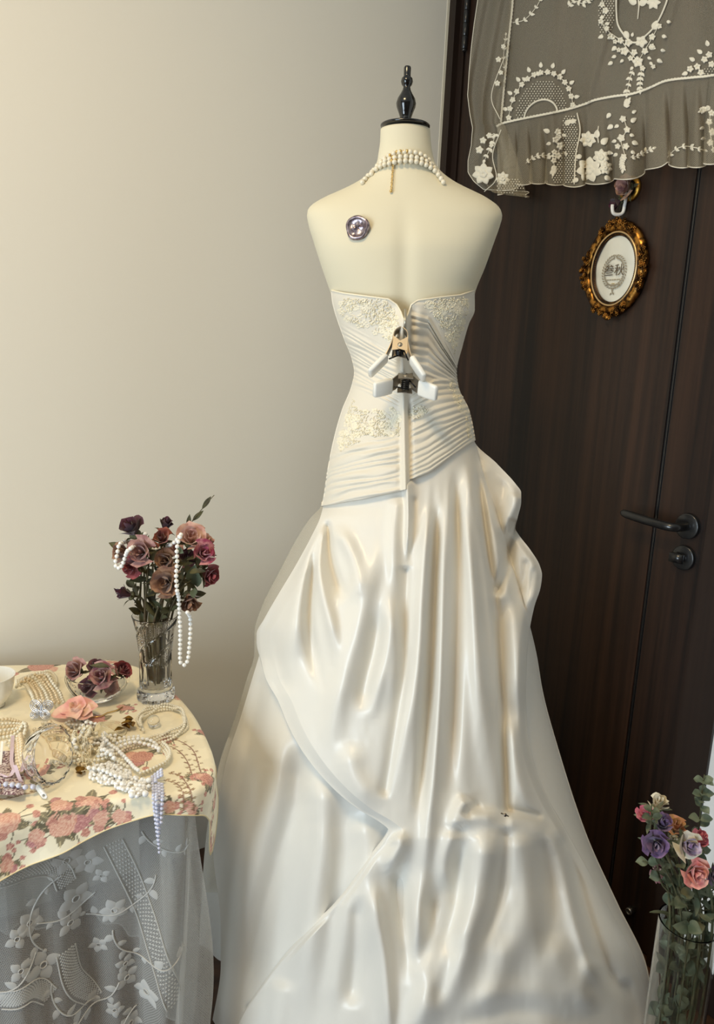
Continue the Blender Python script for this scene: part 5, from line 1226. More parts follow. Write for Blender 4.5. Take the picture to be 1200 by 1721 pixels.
def sprig(pts, f=cmap, L=8, step=2):
    S_ = spline(pts, 16); m = PxMotif(f); m.line(S_, .0009); d = np.gradient(S_, axis=0)
    for j in range(1, 16, step):
        an = math.atan2(d[j, 1], d[j, 0])
        for sg in (-1, 1): m.leaf(S_[j, 0], S_[j, 1], L*rgl.uniform(.7, 1.1), an+sg*.8, .3)
    m.leaf(S_[-1, 0], S_[-1, 1], L, math.atan2(d[-1, 1], d[-1, 0]), .3); m.done('embroidered_sprig', M_lthr, cur)
def dots(poly, step, f=cmap, r=1.3):
    P = np.array(poly); m = PxMotif(f)
    for i, y in enumerate(np.arange(P[:, 1].min(), P[:, 1].max(), step*.8)):
        for x in np.arange(P[:, 0].min()+(step/2 if i % 2 else 0), P[:, 0].max(), step):
            if inpoly(np.array([x]), np.array([y]), poly)[0]: m.poly(np.array([(x+r, y), (x, y+r), (x-r, y), (x, y-r)]), .0006, .0006)
    return m.done('lattice_ground', M_lthr, cur)
# half-round medallion
th = np.linspace(PI*1.02, PI*1.98, 30)
arc = lambda R, sx=1.: [(909+R*sx*math.cos(t), 196+R*math.sin(t)-(.2*(R*sx*math.cos(t)))) for t in th]
m = PxMotif(cmap); m.line(arc(28, 1.0), .0022); m.done('medallion_arch', M_lthr, cur)
dots([(868, 203)]+arc(62, .70)+[(955, 186)]+arc(30, 1.0)[::-1], 5)
for t in np.linspace(PI*1.03, PI*1.97, 15): fl(909+66*.82*math.cos(t), 194+72*math.sin(t)-.2*66*.8*math.cos(t), 6)
for t in np.linspace(PI*1.08, PI*1.92, 9): lv(909+72*.80*math.cos(t), 194+80*math.sin(t)-.2*66*.8*math.cos(t), 10, t)
# oval garland at the top
for (x, y, R) in [(1012, 8, 6), (1018, 18, 7), (1010, 36, 6), (1020, 48, 6), (1026, 60, 6), (1043, 68, 7), (1056, 72, 8), (1078, 70, 12), (1050, 86, 9), (1066, 88, 7), (1084, 86, 7), (1072, 104, 11), (1096, 62, 7), (1096, 78, 6), (1080, 115, 6), (1040, 84, 5), (1034, 70, 5), (1108, 44, 6), (1098, 112, 5), (1060, 98, 6)]: fl(x, y, R)
for (x, y, L, an) in [(1030, 60, 11, 2.6), (1036, 78, 11, 2.4), (1050, 52, 16, 1.2), (1090, 78, 13, .3), (1098, 50, 17, -1.2), (1104, 100, 11, .5), (1030, 104, 10, 2.6), (1014, 60, 10, 2.7), (1112, 60, 10, .3), (1036, 94, 9, 2.8), (1110, 84, 9, .2), (1016, 28, 9, 2.9), (1120, 36, 9, .2)]: lv(x, y, L, an)
m = PxMotif(cmap); m.line(spline([(1036, -20), (1036, 20), (1040, 45), (1058, 68), (1072, 70), (1100, 45), (1118, 10), (1126, -20)], 40), .0020); m.done('oval_border', M_lthr, cur)
dots([(1008, -10), (1034, -10), (1034, 30), (1028, 52), (1010, 60), (1004, 40)], 5)
m = PxMotif(cmap); m.line([(1072, -10), (1074, 10), (1072, 32)], .0016); m.leaf(1070, 6, 16, 3.6, .35); m.leaf(1074, 8, 16, -.5, .35); m.done('embroidered_stem', M_lthr, cur)
for q in range(6): lv(1098, 4, 13, q*1.05)
sprig([(1064, 118), (1058, 135), (1054, 156)], L=9, step=4); sprig([(1078, 120), (1076, 138), (1076, 150)], L=9, step=4)
sprig([(862, 38), (880, 34), (895, 20), (906, 4), (910, -8)], L=8, step=3)
sprig([(955, 12), (965, 2), (980, 6), (992, 0)], L=9, step=3)
sprig([(850, 118), (846, 100), (850, 60)], L=6, step=4)
for (x, y) in [(1160, 116), (1172, 112), (1184, 100), (1192, 92), (1196, 108), (1178, 122), (1208, 84), (1212, 100)]: fl(x, y, 7)
for (x, y, an) in [(1156, 122, 2.8), (1168, 102, 3.6), (1190, 78, -1.8), (1180, 90, 3.8)]: lv(x, y, 11, an)
dots([(1172, 126), (1200, 100), (1215, 96), (1215, 122)], 5)
# embroidery of the ruffles
def rfl(x, y, R): fl(x, y, R, rmap)
for (x, y, R) in [(938, 222, 7), (934, 235, 7), (942, 245, 8), (932, 256, 6), (938, 262, 7), (931, 270, 6), (940, 230, 5), (1047, 200, 7), (1054, 218, 7), (1044, 232, 8), (1052, 246, 7), (1048, 264, 7), (1038, 246, 6), (1196, 190, 7), (1192, 205, 7), (1198, 222, 8), (1194, 240, 7), (1200, 252, 6)]: rfl(x, y, R)
dots([(946, 196), (966, 192), (972, 230), (968, 306), (930, 308), (926, 290), (944, 260)], 4.6, rmap, 1.4)
m = PxMotif(rmap); m.line(spline([(970, 190), (975, 220), (968, 260), (965, 310)], 30), .0016); m.done('ruffle_border', M_lthr, cur)
def bigrose(x, y, R, f):
    m = PxMotif(f)
    for k in range(7): m.poly(rot2(petal2(R*.8, R*.36)+[R*.30, 0], k*2*PI/7+.3)+[x, y], .0012, .001)
    for k in range(5): m.poly(rot2(petal2(R*.5, R*.28), k*2*PI/5)+[x, y], .0022, .001)
    m.disc(x, y, R*.16); m.done('embroidered_rose', M_lthr, cur)
bigrose(990, 285, 20, rmap); bigrose(988, 234, 13, rmap); bigrose(1010, 264, 13, rmap); bigrose(1018, 282, 11, rmap)
for (x, y, L, an) in [(1002, 232, 15, -1.4), (1010, 242, 16, -.7), (998, 240, 12, -2), (1020, 256, 11, .2), (972, 300, 12, 2.6), (978, 262, 12, 2.9), (1016, 296, 13, .6), (1030, 210, 12, 2.5), (1026, 190, 11, 2.2), (1060, 205, 12, -.6), (1062, 238, 12, .4), (950, 210, 13, -.8), (924, 222, 12, 3.5), (958, 206, 12, -.4)]: lv(x, y, L, an, rmap)
m = PxMotif(rmap); m.line([(1006, 212), (1004, 226), (1006, 240)], .0014); m.done('embroidered_stem', M_lthr, cur)
for pts in [[(884, 274), (898, 264), (912, 261), (926, 262)], [(1060, 264), (1074, 262), (1086, 254), (1096, 250)], [(1122, 264), (1134, 252), (1150, 246), (1168, 248), (1182, 252)], [(1046, 262), (1046, 276), (1046, 284)], [(932, 278), (930, 290)], [(1050, 180), (1056, 170)], [(1194, 180), (1180, 186)]]: sprig(pts, rmap, 8, 3)
def smap(a_, b_, lift):
    a_ = np.asarray(a_, float); b_ = np.asarray(b_, float); return PD(a_, b_, .047+np.asarray(lift)*2)
for (x, y, R) in [(838, 100, 6), (836, 140, 6), (842, 122, 5), (812, 236, 7), (806, 252, 8), (822, 228, 6), (846, 78, 5), (826, 244, 5)]: fl(x, y, R, smap)
bigrose(812, 292, 17, smap); bigrose(845, 300, 11, smap)
dots([(836, 300), (870, 298), (882, 316), (852, 328), (836, 322)], 4.6, smap, 1.4)
sprig([(820, 232), (832, 224), (828, 240), (815, 268)], smap, 8, 3)
m = PxMotif(smap); m.line(spline([(842, 218), (828, 260), (834, 300), (814, 322)], 30), .0012); m.line(spline([(848, 95), (826, 160), (840, 200)], 24), .0010); m.done('fold_thread', M_lthr, cur)
# thin stems that join the blossoms
m = PxMotif(cmap); m.line(spline([(909+66*.82*math.cos(t), 194+72*math.sin(t)-.2*66*.8*math.cos(t)) for t in np.linspace(PI*1.03, PI*1.97, 15)], 60), .0008)
m.line(spline([(1012, 0), (1018, 18), (1012, 36), (1022, 52), (1043, 68), (1056, 84), (1072, 104), (1080, 116)], 40), .0008); m.line(spline([(1108, 40), (1097, 62), (1084, 84), (1072, 104)], 30), .0008); m.done('joining_stems', M_lthr, cur)
m = PxMotif(rmap); m.line(spline([(938, 215), (934, 235), (940, 250), (932, 272), (930, 290)], 30), .0008); m.line(spline([(1047, 195), (1053, 218), (1044, 236), (1050, 262), (1046, 284)], 30), .0008); m.line(spline([(1196, 185), (1192, 210), (1198, 250)], 20), .0008); m.done('joining_stems', M_lthr, cur)
for (x, y, L, an) in [(905, 128, 9, -1.9), (918, 124, 9, -1.2), (884, 136, 9, -2.4), (938, 130, 9, -.8), (864, 168, 8, 2.9), (955, 160, 8, .1), (1024, 40, 8, 3.2), (1034, 62, 8, 2.6), (1062, 62, 8, -1.3), (1088, 96, 8, .5), (1048, 100, 8, 2.4), (1064, 112, 8, 2.2), (1092, 104, 8, .9)]: lv(x, y, L, an)
for (x, y, L, an) in [(944, 226, 9, .4), (926, 240, 9, 2.8), (946, 256, 9, .5), (926, 262, 9, 2.6), (1058, 226, 9, .3), (1036, 236, 9, 2.8), (1060, 254, 9, .5), (1038, 258, 9, 2.6), (1204, 200, 9, .4), (1184, 214, 9, 2.8), (1186, 232, 9, 2.9), (1040, 210, 9, 2.6), (1062, 190, 9, -.5)]: lv(x, y, L, an, rmap)
# ---- hook with its dried rose
hk = thing('wall_hook', 'white hook on a round gold-brown base stuck to the door under the lace', 'hook', PD(1055, 345, 0))
MB().lathe([(.0, 0), (.026, 0), (.027, .003), (.024, .006), (.018, .0075)], PD(1060, 318, 0), DIN, 32, cap=False).part('base', M_dgold, hk)
hs_, hz_ = float(PD(1053, 345) @ DW), PD(1053, 345)[2]
zt = PD(1056, 330)[2]; pxl = .00128
pts = [DP(hs_+.004, zt+.006, .008), DP(hs_+.003, hz_, .010), DP(hs_+.002, hz_-.016, .012), DP(hs_-.002, hz_-.021, .020), DP(hs_-.008, hz_-.019, .030), DP(hs_-.010, hz_-.008, .033), DP(hs_-.010, hz_-.002, .033)]
MB().tube(spline(pts, 30), .0036, 10).part('hook', mat('white_plastic_hook', (240, 238, 232), .3), hk)
rose('dried_rose', 'dusty pink dried rose fixed over the white hook', None, PD(1051, 315, .026), DIN*.95+np.array([0, 0, -.12])-DW*.15, .024, PM['mauve'], None, 12, .85, 201, PM['tan'])
rose('dried_rose', 'almost black dried rosebud tucked under the pink rose on the hook', None, PD(1036, 341, .016), DIN*.8-DW*.35-np.array([0, 0, .4]), .019, PM['wine'], None, 9, .6, 202)
# ---- oval gilt picture frame
fr = thing('picture_frame', 'ornate oval antique-gold frame hanging from the white hook on the door', 'picture', PD(1031, 450, 0))
M_gilt = mat('antique_gilt', (176, 124, 58), .30, 1.0, noise=((62, 40, 20), 90, 3, .40, .58))
M_dark = mat('dark_bronze_lip', (58, 40, 26), .4, .6)
fc = PD(1032, 452, .010); fs, fz = float(fc @ DW), fc[2]
top3 = PD(1043, 365, .01); bot3 = PD(1022, 537, .01); FH = (top3[2]-bot3[2])/2*.93
lft = PD(980, 447, .01); rgt_ = PD(1086, 456, .01); FW = float((rgt_-lft) @ DW)/2*.96
def oval(prof, k=96, wob=None):
    V = []; t = np.linspace(0, 2*PI, k+1)[:-1]
    for e, o in prof:                                  # e: scale inset in metres, o: height off the door
        w_ = wob(t) if wob else 0; V.append(np.array([DP(fs+(FW-e+wi)*math.cos(a), fz+(FH-e+wi)*math.sin(a), .004+o) for a, wi in zip(t, np.broadcast_to(w_, t.shape))]))
    return np.vstack(V), gridF(k, len(prof), True)
scal = lambda t: .0018*np.abs(np.sin(t*9))
V, Fc = oval([(.001, 0), (-.001, .003), (.001, .007), (.006, .011), (.012, .0135), (.017, .0125), (.020, .009)], 120, scal); part('outer_moulding', V, Fc, M_gilt, fr)
V, Fc = oval([(.019, .006), (.020, .0095), (.022, .0105), (.024, .0095)], 96); part('bead_ring', V, Fc, mat('pale_gilt_lip', (206, 176, 130), .3, 1.0), fr)
V, Fc = oval([(.024, .0095), (.027, .006), (.030, .004)], 96); part('inner_lip', V, Fc, M_dark, fr)
t = np.linspace(0, 2*PI, 111)[:-1]; V, Fc = beads([DP(fs+(FW-.0275)*math.cos(a), fz+(FH-.0275)*math.sin(a), .0105) for a in t], .0010, 1); part('inner_beading', V, Fc, M_gilt, fr)
rgf = np.random.default_rng(2)
for a, n_, sz in ((PI/2, 26, 1.15), (-PI/2, 26, 1.1), (PI, 24, 1.1), (0, 24, 1.1)):
    mb = MB(); c0 = np.array([math.cos(a), math.sin(a)])
    for q in range(n_):
        da = rgf.uniform(-.42, .42)*sz*(1 if abs(c0[1]) < .5 else 1.3); rr_ = rgf.uniform(-.008, .012)*(1-abs(da)); aa = a+da
        p = DP(fs+(FW-.006+rr_)*math.cos(aa), fz+(FH-.006+rr_)*math.sin(aa), .014+rgf.uniform(0, .006))
        u_, v_, w_ = DW, np.array([0, 0, 1.]), DIN; an = rgf.uniform(0, 6.28)
        for j in range(5):
            b_ = an+j*2*PI/5; V, Fc = beads([p+u_*.0032*math.cos(b_)+v_*.0032*math.sin(b_)], [.0024], 1); mb.add(V, Fc)
        V, Fc = beads([p+w_*.0015], [.0022], 1); mb.add(V, Fc)
    p = DP(fs+(FW+.004)*math.cos(a), fz+(FH+.004)*math.sin(a), .016); V, Fc = beads([p], [.006], 2); mb.add(V, Fc)
    mb.part('ornament', M_gilt, fr)
# satin picture with its wreath and writing
g_ = 30; V = [DP(fs, fz, .0062)]
for ri in range(1, g_+1):
    for j in range(72):
        a = 2*PI*j/72; x = (FW-.0285)*ri/g_*math.cos(a); z = (FH-.0285)*ri/g_*math.sin(a)
        V.append(DP(fs+x, fz+z, .0062+.0014*math.sin(x*120+z*90+1.2*math.sin(z*80))*min(1, abs(z)/.012)))
Fc = [[0, 1+j, 1+(j+1) % 72] for j in range(72)]+[[1+r_*72+j, 1+(r_+1)*72+j, 1+(r_+1)*72+(j+1) % 72, 1+r_*72+(j+1) % 72] for r_ in range(g_-1) for j in range(72)]
pic = part('satin_picture', V, Fc, mat('pearly_satin', (226, 224, 210), .25, .0, Specular_IOR_Level=.7), fr)
M_ink = mat('dark_brown_print', (88, 74, 56), .6); M_inkl = mat('grey_brown_print', (150, 140, 120), .6); M_inkg = mat('gold_print', (198, 168, 104), .5)
mb = MB(); cz = fz-.006; Rw = .031
for j in range(34):
    a = PI*.5+.18+j/33*(2*PI-.36)
    for sg in (0, 1):
        r_ = Rw+(.0036 if sg else -.0026); c_ = DP(fs+r_*.88*math.cos(a), cz+r_*math.sin(a), .0090); d = DW*math.cos(a+1.0+sg*1.2)+np.array([0, 0, 1])*math.sin(a+1.0+sg*1.2); n_ = np.cross(d, DIN)
        mb.add([c_-d*.0034, c_+n_*.0017, c_+d*.0042, c_-n_*.0017], [(0, 1, 2, 3)])
mb.part('wreath_print', M_inkl, pic)
mb = MB()
for (x, z, L, an) in [(0, Rw+.003, .004, 1.57), (-.003, Rw, .004, 2.2), (.003, Rw, .004, .9), (-.014, -Rw*.85, .016, 3.3), (.014, -Rw*.85, .016, -.2), (-.004, -Rw*.95, .006, 2.9), (.004, -Rw*.95, .006, .3), (0, -Rw-.008, .010, -1.5), (-.003, -Rw-.015, .008, -2.2), (.003, -Rw-.014, .008, -.9)]:
    c_ = DP(fs+x, cz+z, .0092); d = DW*math.cos(an)+np.array([0, 0, 1])*math.sin(an); n_ = np.cross(d, DIN); mb.add([c_-d*L*.5, c_+n_*.002, c_+d*L*.5, c_-n_*.002], [(0, 1, 2, 3)])
mb.part('emblem_print', M_inkl, pic)
mb = MB()
for x in (-.003, .0, .003): V, Fc = beads([DP(fs+x, cz-Rw*.8, .0088)], [.0013], 1); mb.add(V, Fc)
mb.part('gold_print', M_inkg, pic)
def text3(body, size, s_, z_, off, m, name, parent):
    cu = bpy.data.curves.new(name, 'FONT'); cu.body = body; cu.size = size; cu.align_x = 'CENTER'; cu.align_y = 'CENTER'; cu.extrude = .0001
    to = bpy.data.objects.new(name, cu); COL.objects.link(to); dg = bpy.context.evaluated_depsgraph_get(); dg.update()
    me = to.evaluated_get(dg).to_mesh(); V = np.array([v_.co[:] for v_ in me.vertices]); Fc = [list(p.vertices) for p in me.polygons]
    to.evaluated_get(dg).to_mesh_clear(); bpy.data.objects.remove(to); bpy.data.curves.remove(cu)
    if len(V) == 0: return None
    W = np.array([DP(s_+v_[0], z_+v_[1], off+v_[2]) for v_ in V]); return part(name, W, Fc, m, parent, smooth=False)
text3('\u53c1\u79cb', .026, fs, cz+.002, .0094, M_ink, 'lettering', pic)
mb = MB()
for x in np.linspace(-.016, .016, 8): mb.box(DP(fs+x, cz-.0165, .0092), DW*.0011, np.array([0, 0, .0016]), DIN*.0001)
mb.part('small_lettering', M_inkl, pic, smooth=False)
hp0 = pts[4]; mb = MB()
for sg in (-1, 1): mb.tube([DP(fs+.004+sg*.006, fz+FH-.002, .008), np.array(pts[4])+np.array([0, 0, .004])], .0006, 5)
mb.part('hanging_cord', mat('tan_cord', (176, 150, 110), .7), fr)
# ================================================================== things on the dress form
def formY(px, py):
    L_, R_ = ip(FL, py, True), ip(FR, py, True); uu = np.clip((px-(L_+R_)/2)/((R_-L_)/2), -.995, .995); pw = 2.0+.5*sstep(300, 360, py)*sstep(520, 420, py)
    return YC-ip(FB, py, True)*(1-np.abs(uu)**pw)**(1/pw)
nk = thing('pearl_necklace', 'three-row ivory pearl choker with gold clasp round the dress form\'s neck', 'necklace', PY(680, 275, YC-.05))
ROWS = [[(634, 279), (641, 270), (652, 262), (665, 257), (680, 255), (696, 256), (709, 260), (720, 268), (727, 278)],
        [(624, 292), (632, 281), (643, 272), (660, 266), (680, 263), (700, 265), (716, 271), (729, 281), (738, 294)],
        [(609, 306), (618, 296), (628, 287), (642, 278), (660, 273), (681, 270), (702, 272), (720, 279), (733, 289), (745, 305)]]
for q, row in enumerate(ROWS):
    S_ = spline(row, 200); C3 = PY(S_[:, 0], S_[:, 1], formY(S_[:, 0], S_[:, 1])-(.0075, .0085, .0095)[q])
    # carry the row round the front of the neck
    A, B = C3[-1], C3[0]; s_ = np.linspace(0, 1, 40)[1:-1]; back = A+(B-A)*((1-np.cos(PI*s_))/2)[:, None]; back[:, 1] += np.sin(PI*s_)*(.128+.020*q); back[:, 2] -= np.sin(PI*s_)*(.02+.02*q)
    C = spline(np.vstack([C3[::8], C3[-1:], back[::4]]), int(np.linalg.norm(np.diff(np.vstack([C3, back]), axis=0), axis=1).sum()/.0094))
    V, Fc = beads(C, .0045, 2); part('pearl_row', V, Fc, M_pearl, nk)
def cy(x, y, o=.008): return PY(x, y, formY(np.array(float(x)), np.array(float(y)))-o)
mb = MB()
for i, (x, y) in enumerate([(655, 261), (661, 257), (667, 255), (673, 254), (679, 254), (684, 254), (660, 264), (664, 268), (658, 270)]): V, Fc = beads([cy(x, y, .009)], [.0028], 2); mb.add(V, Fc)
mb.part('clasp', M_gold, nk)
mb = MB()
for i, y in enumerate(np.linspace(270, 318, 15)):
    c = cy(661-(y-270)*.07, y, .005); t = np.linspace(0, 2*PI, 13)[:-1]; u_ = np.array([1., 0, 0]) if i % 2 else np.array([.4, -.9, 0])
    mb.tube(np.array([c+u_*.0016*math.cos(a)+np.array([0, 0, 1])*.0026*math.sin(a) for a in t]), .0006, 5, closed=True)
V, Fc = beads([cy(657, 321, .005)], [.0026], 2); mb.add(V, Fc); mb.part('extender_chain', M_gold, nk)
# wax-seal badge
sc_ = cy(601, 383, .004); nx = np.array([-.28, -.95, .12]); nx /= np.linalg.norm(nx); u_, v_, w_ = frame_of(nx)
M_wax = mat('metallic_mauve_wax', (178, 166, 172), .32, .8, noise=((110, 96, 104), 120, 3, .4, .6))
th = np.linspace(0, 2*PI, 49)[:-1]; V = []; prof = [(0.0195, -.004), (.0205, .001), (.0195, .0045), (.0165, .0055), (.0150, .0040), (.0142, .0028), (.008, .0028), (.001, .0028)]
for r, h in prof:
    for a in th: rr_ = r*(1+.035*math.sin(3*a+.5)+.025*math.sin(5*a)); V.append(sc_+u_*rr_*math.cos(a)+v_*rr_*math.sin(a)+w_*(h+.0005*math.sin(a*4+r*900)))
sl = thing('wax_seal', 'metallic mauve wax seal stuck on the dress form\'s shoulder blade', 'seal', sc_)
disc = part('wax_disc', V, gridF(48, len(prof), True), M_wax, sl)
mb = MB()
for k, x in enumerate((-.005, .0, .005)):
    t = np.linspace(0, 2*PI, 17)[:-1]; right_ = np.array([1., 0, 0]); upz = np.array([0, 0, 1.])
    mb.tube(np.array([sc_+w_*.0035+right_*(x+.0026*math.cos(a))+upz*(.001+.0034*math.sin(a)) for a in t]), .0007, 5, closed=True)
mb.tube([sc_+w_*.0035+np.array([-.008, 0, -.006]), sc_+w_*.0035+np.array([.008, 0, -.006])], .0006, 5)
mb.part('seal_relief', M_wax, disc)
# ---- spring clamps gathering the gown at the back
M_cw = mat('white_plastic_grip', (240, 238, 230), .35); M_cm = mat('nickel_clamp', (168, 158, 142), .42, .85); M_ck = mat('black_spring', (18, 18, 18), .3, .3)
def clamp(label, piv, jaw, ang, L, open_, roll, jl=.036):
    """piv: pivot pixel; the jaws run up the gown, the handles come out towards the room"""
    T = thing('spring_clamp', label, 'clamp', piv, 'spring clamps down the back of the gown')
    J = np.array(jaw, float); J /= np.linalg.norm(J)                # towards the jaws
    X = np.array([math.cos(roll), 0, math.sin(roll)]); X -= J*(X @ J); X /= np.linalg.norm(X); Z = np.cross(X, J)
    p = np.array(piv, float)
    for sg in (-1, 1):
        h = -J*math.cos(open_)+X*sg*math.sin(open_); wv = Z*.0115
        # steel half: jaw, cheek and arm as one bent plate with side flanges
        path = [p+J*jl+X*sg*.002, p+J*jl*.75+X*sg*.010, p+J*.008+X*sg*.013, p+X*sg*.012+h*.012, p+X*sg*.010+h*L*.45]
        mb = MB(); P = spline(path, 14); hw = np.interp(np.linspace(0, 1, 14), [0, .3, .6, 1], [.0075, .0105, .012, .0105])
        n_ = np.gradient(P, axis=0); n_ /= np.linalg.norm(n_, axis=1)[:, None]; o_ = np.cross(n_, Z)
        V = np.concatenate([P+Z*hw[:, None], P-Z*hw[:, None], P-Z*hw[:, None]+o_*.0014, P+Z*hw[:, None]+o_*.0014]); m = 14
        mb.add(V, [[r*m+i, r*m+i+1, ((r+1) % 4)*m+i+1, ((r+1) % 4)*m+i] for r in range(4) for i in range(m-1)]+[[0, m, 2*m, 3*m], [m-1, 4*m-1, 3*m-1, 2*m-1]])
        for sz in (-1, 1):                                        # ear that carries the rivet
            e = p+Z*sz*(.0115+.0012*(sg > 0)); t = np.linspace(-PI/2, PI/2, 9)
            out = [e-X*sg*.0055*math.cos(a)+J*.0075*math.sin(a) for a in t]; out = [e+X*sg*.0125+J*-.010]+out+[e+X*sg*.0120+J*.016]
            mb.prism(out, Z*sz, .0012)
        mb.part('steel_half', M_cm, T, smooth=False)
        # white grip
        g0 = p+X*sg*.010+h*L*.40; g1 = g0+h*L*.72+X*sg*.004; mbg = MB(); n2 = np.cross(h, Z); n2 /= np.linalg.norm(n2)
        rows_ = []
        for f, ww, tt_ in [(0, .0125, .0040), (.04, .0135, .0046), (.5, .0140, .0046), (.94, .0130, .0042), (1.0, .0115, .0030)]:
            c_ = g0+(g1-g0)*f; k_ = 16
            rows_.append([c_+Z*ww*np.sign(math.cos(a))*abs(math.cos(a))**.45+n2*tt_*np.sign(math.sin(a))*abs(math.sin(a))**.45 for a in np.linspace(0, 2*PI, k_+1)[:-1]])
        V = np.array(rows_).reshape(-1, 3); mbg.add(V, gridF(16, 5, True).tolist()+[list(range(16))[::-1], [64+i for i in range(16)]]); mbg.part('grip', M_cw, T)
    mb = MB(); 
    for sz in (-1, 1): mb.lathe([(.004, 0), (.004, .0012), (.0028, .0024), (.0008, .0028)], p+Z*sz*.0130, Z*sz, 16)
    mb.part('rivet', M_cm, T)
    t = np.linspace(0, 10*PI, 90); sp_ = np.array([p+Z*(.0085*(2*i/89-1))-J*.004+X*.0058*math.cos(a)+J*.0058*math.sin(a) for i, a in enumerate(t)])
    mb = MB().tube(sp_, .0013, 6)
    for sg, e in ((-1, sp_[0]), (1, sp_[-1])): mb.tube([e, p+X*sg*.009-J*math.cos(open_)*L*.45+X*sg*math.sin(open_)*L*.25], .0013, 6)
    mb.part('spring', M_ck, T)
def gy(x, y): return float(bodY(np.array(float(x)), np.array(float(y))))
p1 = PY(672, 586, gy(676, 586)-.016); clamp('white-handled spring clamp pinching the gown just under the zip', p1, (.06, .42, .80), 0, .052, .55, .10)
p2 = PY(681, 645, gy(678, 640)-.022); clamp('second white-handled spring clamp pinching the gown at the waist, grips spread sideways', p2, (.02, .88, .30), 0, .046, .80, .0, .03)
# ================================================================== glass vase of flowers on the floor
M_fstem = mat('green_brown_stem', (66, 72, 44), .75, noise=((90, 84, 56), 40, 3, .4, .6)); M_euc = mat('eucalyptus_leaf', (116, 124, 100), .7, noise=((92, 104, 82), 40, 2, .4, .6)); M_fleaf = mat('dusty_green_leaf', (74, 84, 62), .7, noise=((104, 106, 80), 40, 2, .4, .6))
YV = 1.10
rim = PY(1158, 1551, YV); vr = .047; vh = rim[2]; v0 = np.array([rim[0], YV, .002])
po = [(vr*.96, 0), (vr*.97, .002)]+[(vr*(.97+.03*t), vh*t) for t in np.linspace(.02, 1, 14)]; pi_ = [(r-.0028, h) for r, h in po[::-1][:14]]+[(vr*.9, .014), (.004, .012)]
V, Fc = crystal(po, pi_, v0, (0, 0, 1), 80); tag(part('glass_vase', V, Fc, glass('thin_clear_glass', (250, 252, 250), .0, 1.38)), 'tall straight clear glass vase of roses and eucalyptus standing on the floor', 'vase')
VOX.vase = (v0, lambda z: np.interp(np.clip(z, 0, vh), [0, vh], [vr*.97-.0028, vr-.0028]), vh)
rg7 = np.random.default_rng(17)
def foot(): a = rg7.uniform(0, 6.28); return v0+np.array([.026*math.cos(a), .026*math.sin(a), .02+.02*rg7.random()])
def via_of(c): return v0+np.array([np.clip((c[0]-v0[0])*.5, -.03, .03), np.clip((c[1]-v0[1])*.5, -.025, .025), vh-.01])
FS = [(1107, 1352, .03, 25, 'cream', .55, (0, -.5, .9), 'cream dried rose, palest in the floor vase'), (1089, 1370, .02, 27, 'rosepink', .45, (-.5, -.5, .6), 'closed rose-pink bud drooping beside the cream rose'),
 (1112, 1384, .0, 21, 'violet', .6, (.1, -.6, .7), 'dark violet dried rose under the cream rose'), (1103, 1418, -.02, 22, 'violet', .9, (-.3, -.9, .3), 'open violet dried rose beside a green leaf'),
 (1136, 1390, .03, 21, 'peach', .8, (0, -.5, .9), 'withered peach rose behind the purple blooms'), (1131, 1414, .02, 17, 'cream', .5, (0, -.6, .6), 'small pale yellow bud between the two purple roses'),
 (1155, 1420, -.015, 25, 'lilacwhite', .75, (.1, -.8, .4), 'purple and white streaked dried rose'), (1171, 1412, .01, 24, 'rosepink', .5, (.3, -.4, .8), 'slim pink rosebud behind the streaked rose'),
 (1168, 1467, -.035, 22, 'coral', .95, (.05, -.95, .35), 'large open coral-pink rose above the glass rim'), (1203, 1470, -.02, 18, 'violet', .85, (.2, -.9, .3), 'violet rose beside the large coral rose')]
SC2 = 1/(F/1.36)
RR = [q[3]*SC2*.92 for q in FS]; CS_ = relax(FS, RR, YV, .07); BLOOMS[:] = list(zip(CS_, RR))
EU = [(1172, 1440), (1108, 1440), (1110, 1480), (1140, 1500), (1180, 1530), (1150, 1520), (1170, 1540), (1112, 1490), (1150, 1500)]
D7 = [(.35*(c[0]-v0[0]), .35*(c[1]-v0[1])) for c in CS_]+[(.5*(PY(a, b, YV)[0]-v0[0]), .012*(-1)**i) for i, (a, b) in enumerate(EU)]
sl7 = assign(D7, slots(len(D7), .036)); foot7 = lambda i: v0+np.array([sl7[i][0], sl7[i][1], .018]); via7 = lambda i: v0+np.array([sl7[i][0]*1.08, sl7[i][1]*1.08, vh-.01])
for i, (px, py, dy, rp, m, op, ax, lab) in enumerate(FS):
    rose('dried_rose', lab, 'roses in the floor vase', CS_[i], ax, RR[i], PM[m], foot7(i), 13, op, 300+i, PM['cream'] if m == 'lilacwhite' else None, 3, M_fstem, M_fleaf, via7(i), .0024)
# eucalyptus
def euc(label, pts, n, L, m=M_euc, seed=0, r=.0018, f0=.45):
    g7 = np.random.default_rng(seed); T = thing('eucalyptus_stem', label, 'foliage', pts[0], 'eucalyptus in the floor vase'); P = clear_path(spline(pts, 60), np.zeros(3), r*1.3); MB().tube(P, np.linspace(r*1.3, r*.5, 60), 7).part('stem', M_fstem, T); VOX.tube(P, r*1.2, T)
    for j in range(n):
        k = int(60*f0+(59-60*f0)*j/(n-1)); a = j*2.2; s_ = (1.25-.5*j/n)
        for q in (0, PI): d = np.array([math.cos(a+q), math.sin(a+q)*.6-.2, .25+g7.uniform(-.3, .3)]); LEAFQ.append((T, P[max(0, k-2):k+3][::-1] if k < 57 else P[k-1:k+1], d, (0, -.5, 1), L*s_*g7.uniform(.8, 1.1), L*.42*s_, m, g7.uniform(0, .3), 'leaf', j+seed*31))
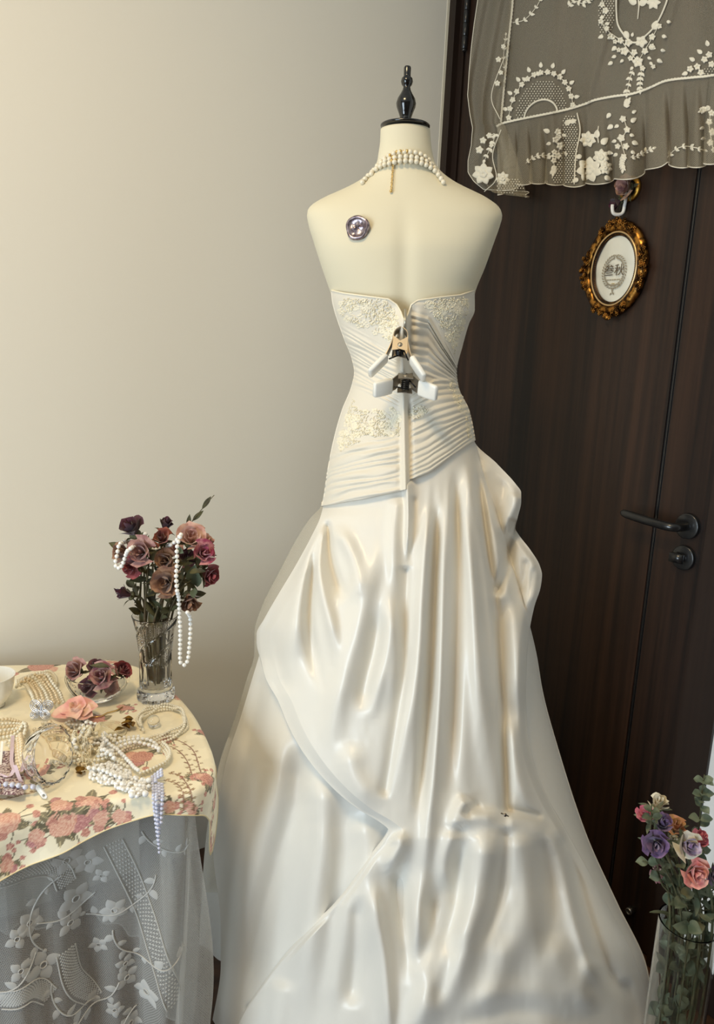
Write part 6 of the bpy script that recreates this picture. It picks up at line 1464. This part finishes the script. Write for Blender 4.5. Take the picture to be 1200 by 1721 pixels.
b7 = foot7(10); euc('tall eucalyptus spray with round grey-green leaves rising past the coral rose', [b7, via7(10), PY(1172, 1440, YV+.03), PY(1176, 1380, YV+.03), PY(1180, 1330, YV+.03), PY(1184, 1302, YV+.03)], 24, .022, seed=1)
for i, (pts, n, L, lab) in enumerate([([(1108, 1440), (1096, 1400), (1095, 1352)], 12, .019, 'eucalyptus sprig crossing the pink bud and cream rose'), ([(1110, 1480), (1096, 1450), (1080, 1447)], 8, .024, 'green leafy stem reaching out towards the dark door'),
        ([(1140, 1500), (1125, 1470), (1128, 1440)], 12, .028, 'leafy stem filling the space below the violet rose'), ([(1180, 1530), (1192, 1500), (1205, 1490)], 10, .028, 'pale leafy stem arching over the vase rim'), ([(1150, 1520), (1140, 1490), (1150, 1460)], 13, .028, 'broad-leaved stem just above the vase rim'), ([(1170, 1540), (1185, 1525), (1200, 1530)], 9, .03, 'low leafy stem lying along the vase rim')]):
    f7 = foot7(11+i); q7 = [PY(a, b, YV-.03+.018*(i % 4)) for a, b in pts]; euc(lab, [f7, via7(11+i)]+q7, n, L, M_fleaf if i % 2 == 0 else M_euc, 10+i, f0=.3)
T = thing('blossom_twig', 'twig of small pale pink blossoms beside the violet rose', 'flower', v0+np.array([0, 0, .02])); P = clear_path(spline([foot7(17), via7(17), PY(1112, 1490, YV-.01), PY(1104, 1450, YV-.01)], 50), np.zeros(3), .0016); VOX.tube(P, .0016, T); MB().tube(P, .0016, 6).part('stem', M_fstem, T)
for (x, y) in [(1101, 1468), (1106, 1456), (1110, 1478), (1102, 1448)]: petals(T, PY(x, y, YV-.005), (-.4, -.8, .3), .008, PM['blush'], 5, .9, x)
T = thing('leaf_cluster', 'grey-green leaves pressed against the glass inside the floor vase', 'foliage', v0+np.array([0, 0, .02]))
P = spline([foot7(18), via7(18)], 20); VOX.tube(P, .002, T); MB().tube(P, .002, 6).part('stem', M_fstem, T); flush_leaves()
for i in range(44):
    a = rg7.uniform(0, 6.28); z = rg7.uniform(.03, vh-.04); r_ = rg7.uniform(.01, .030)
    free_leaf(T, [v0+np.array([q_*math.cos(a+w_), q_*math.sin(a+w_), np.clip(z+h_, .02, vh-.04)]) for q_ in (r_, .012, .024) for w_ in (0, 1.5, 3, 4.5) for h_ in (0, -.03, .03)], (rg7.uniform(-.25, .25), rg7.uniform(-.2, .2), 1), (math.cos(a), math.sin(a), 0), rg7.uniform(.028, .042), .007, M_euc if i % 2 else M_fleaf, .02, 'leaf', i)
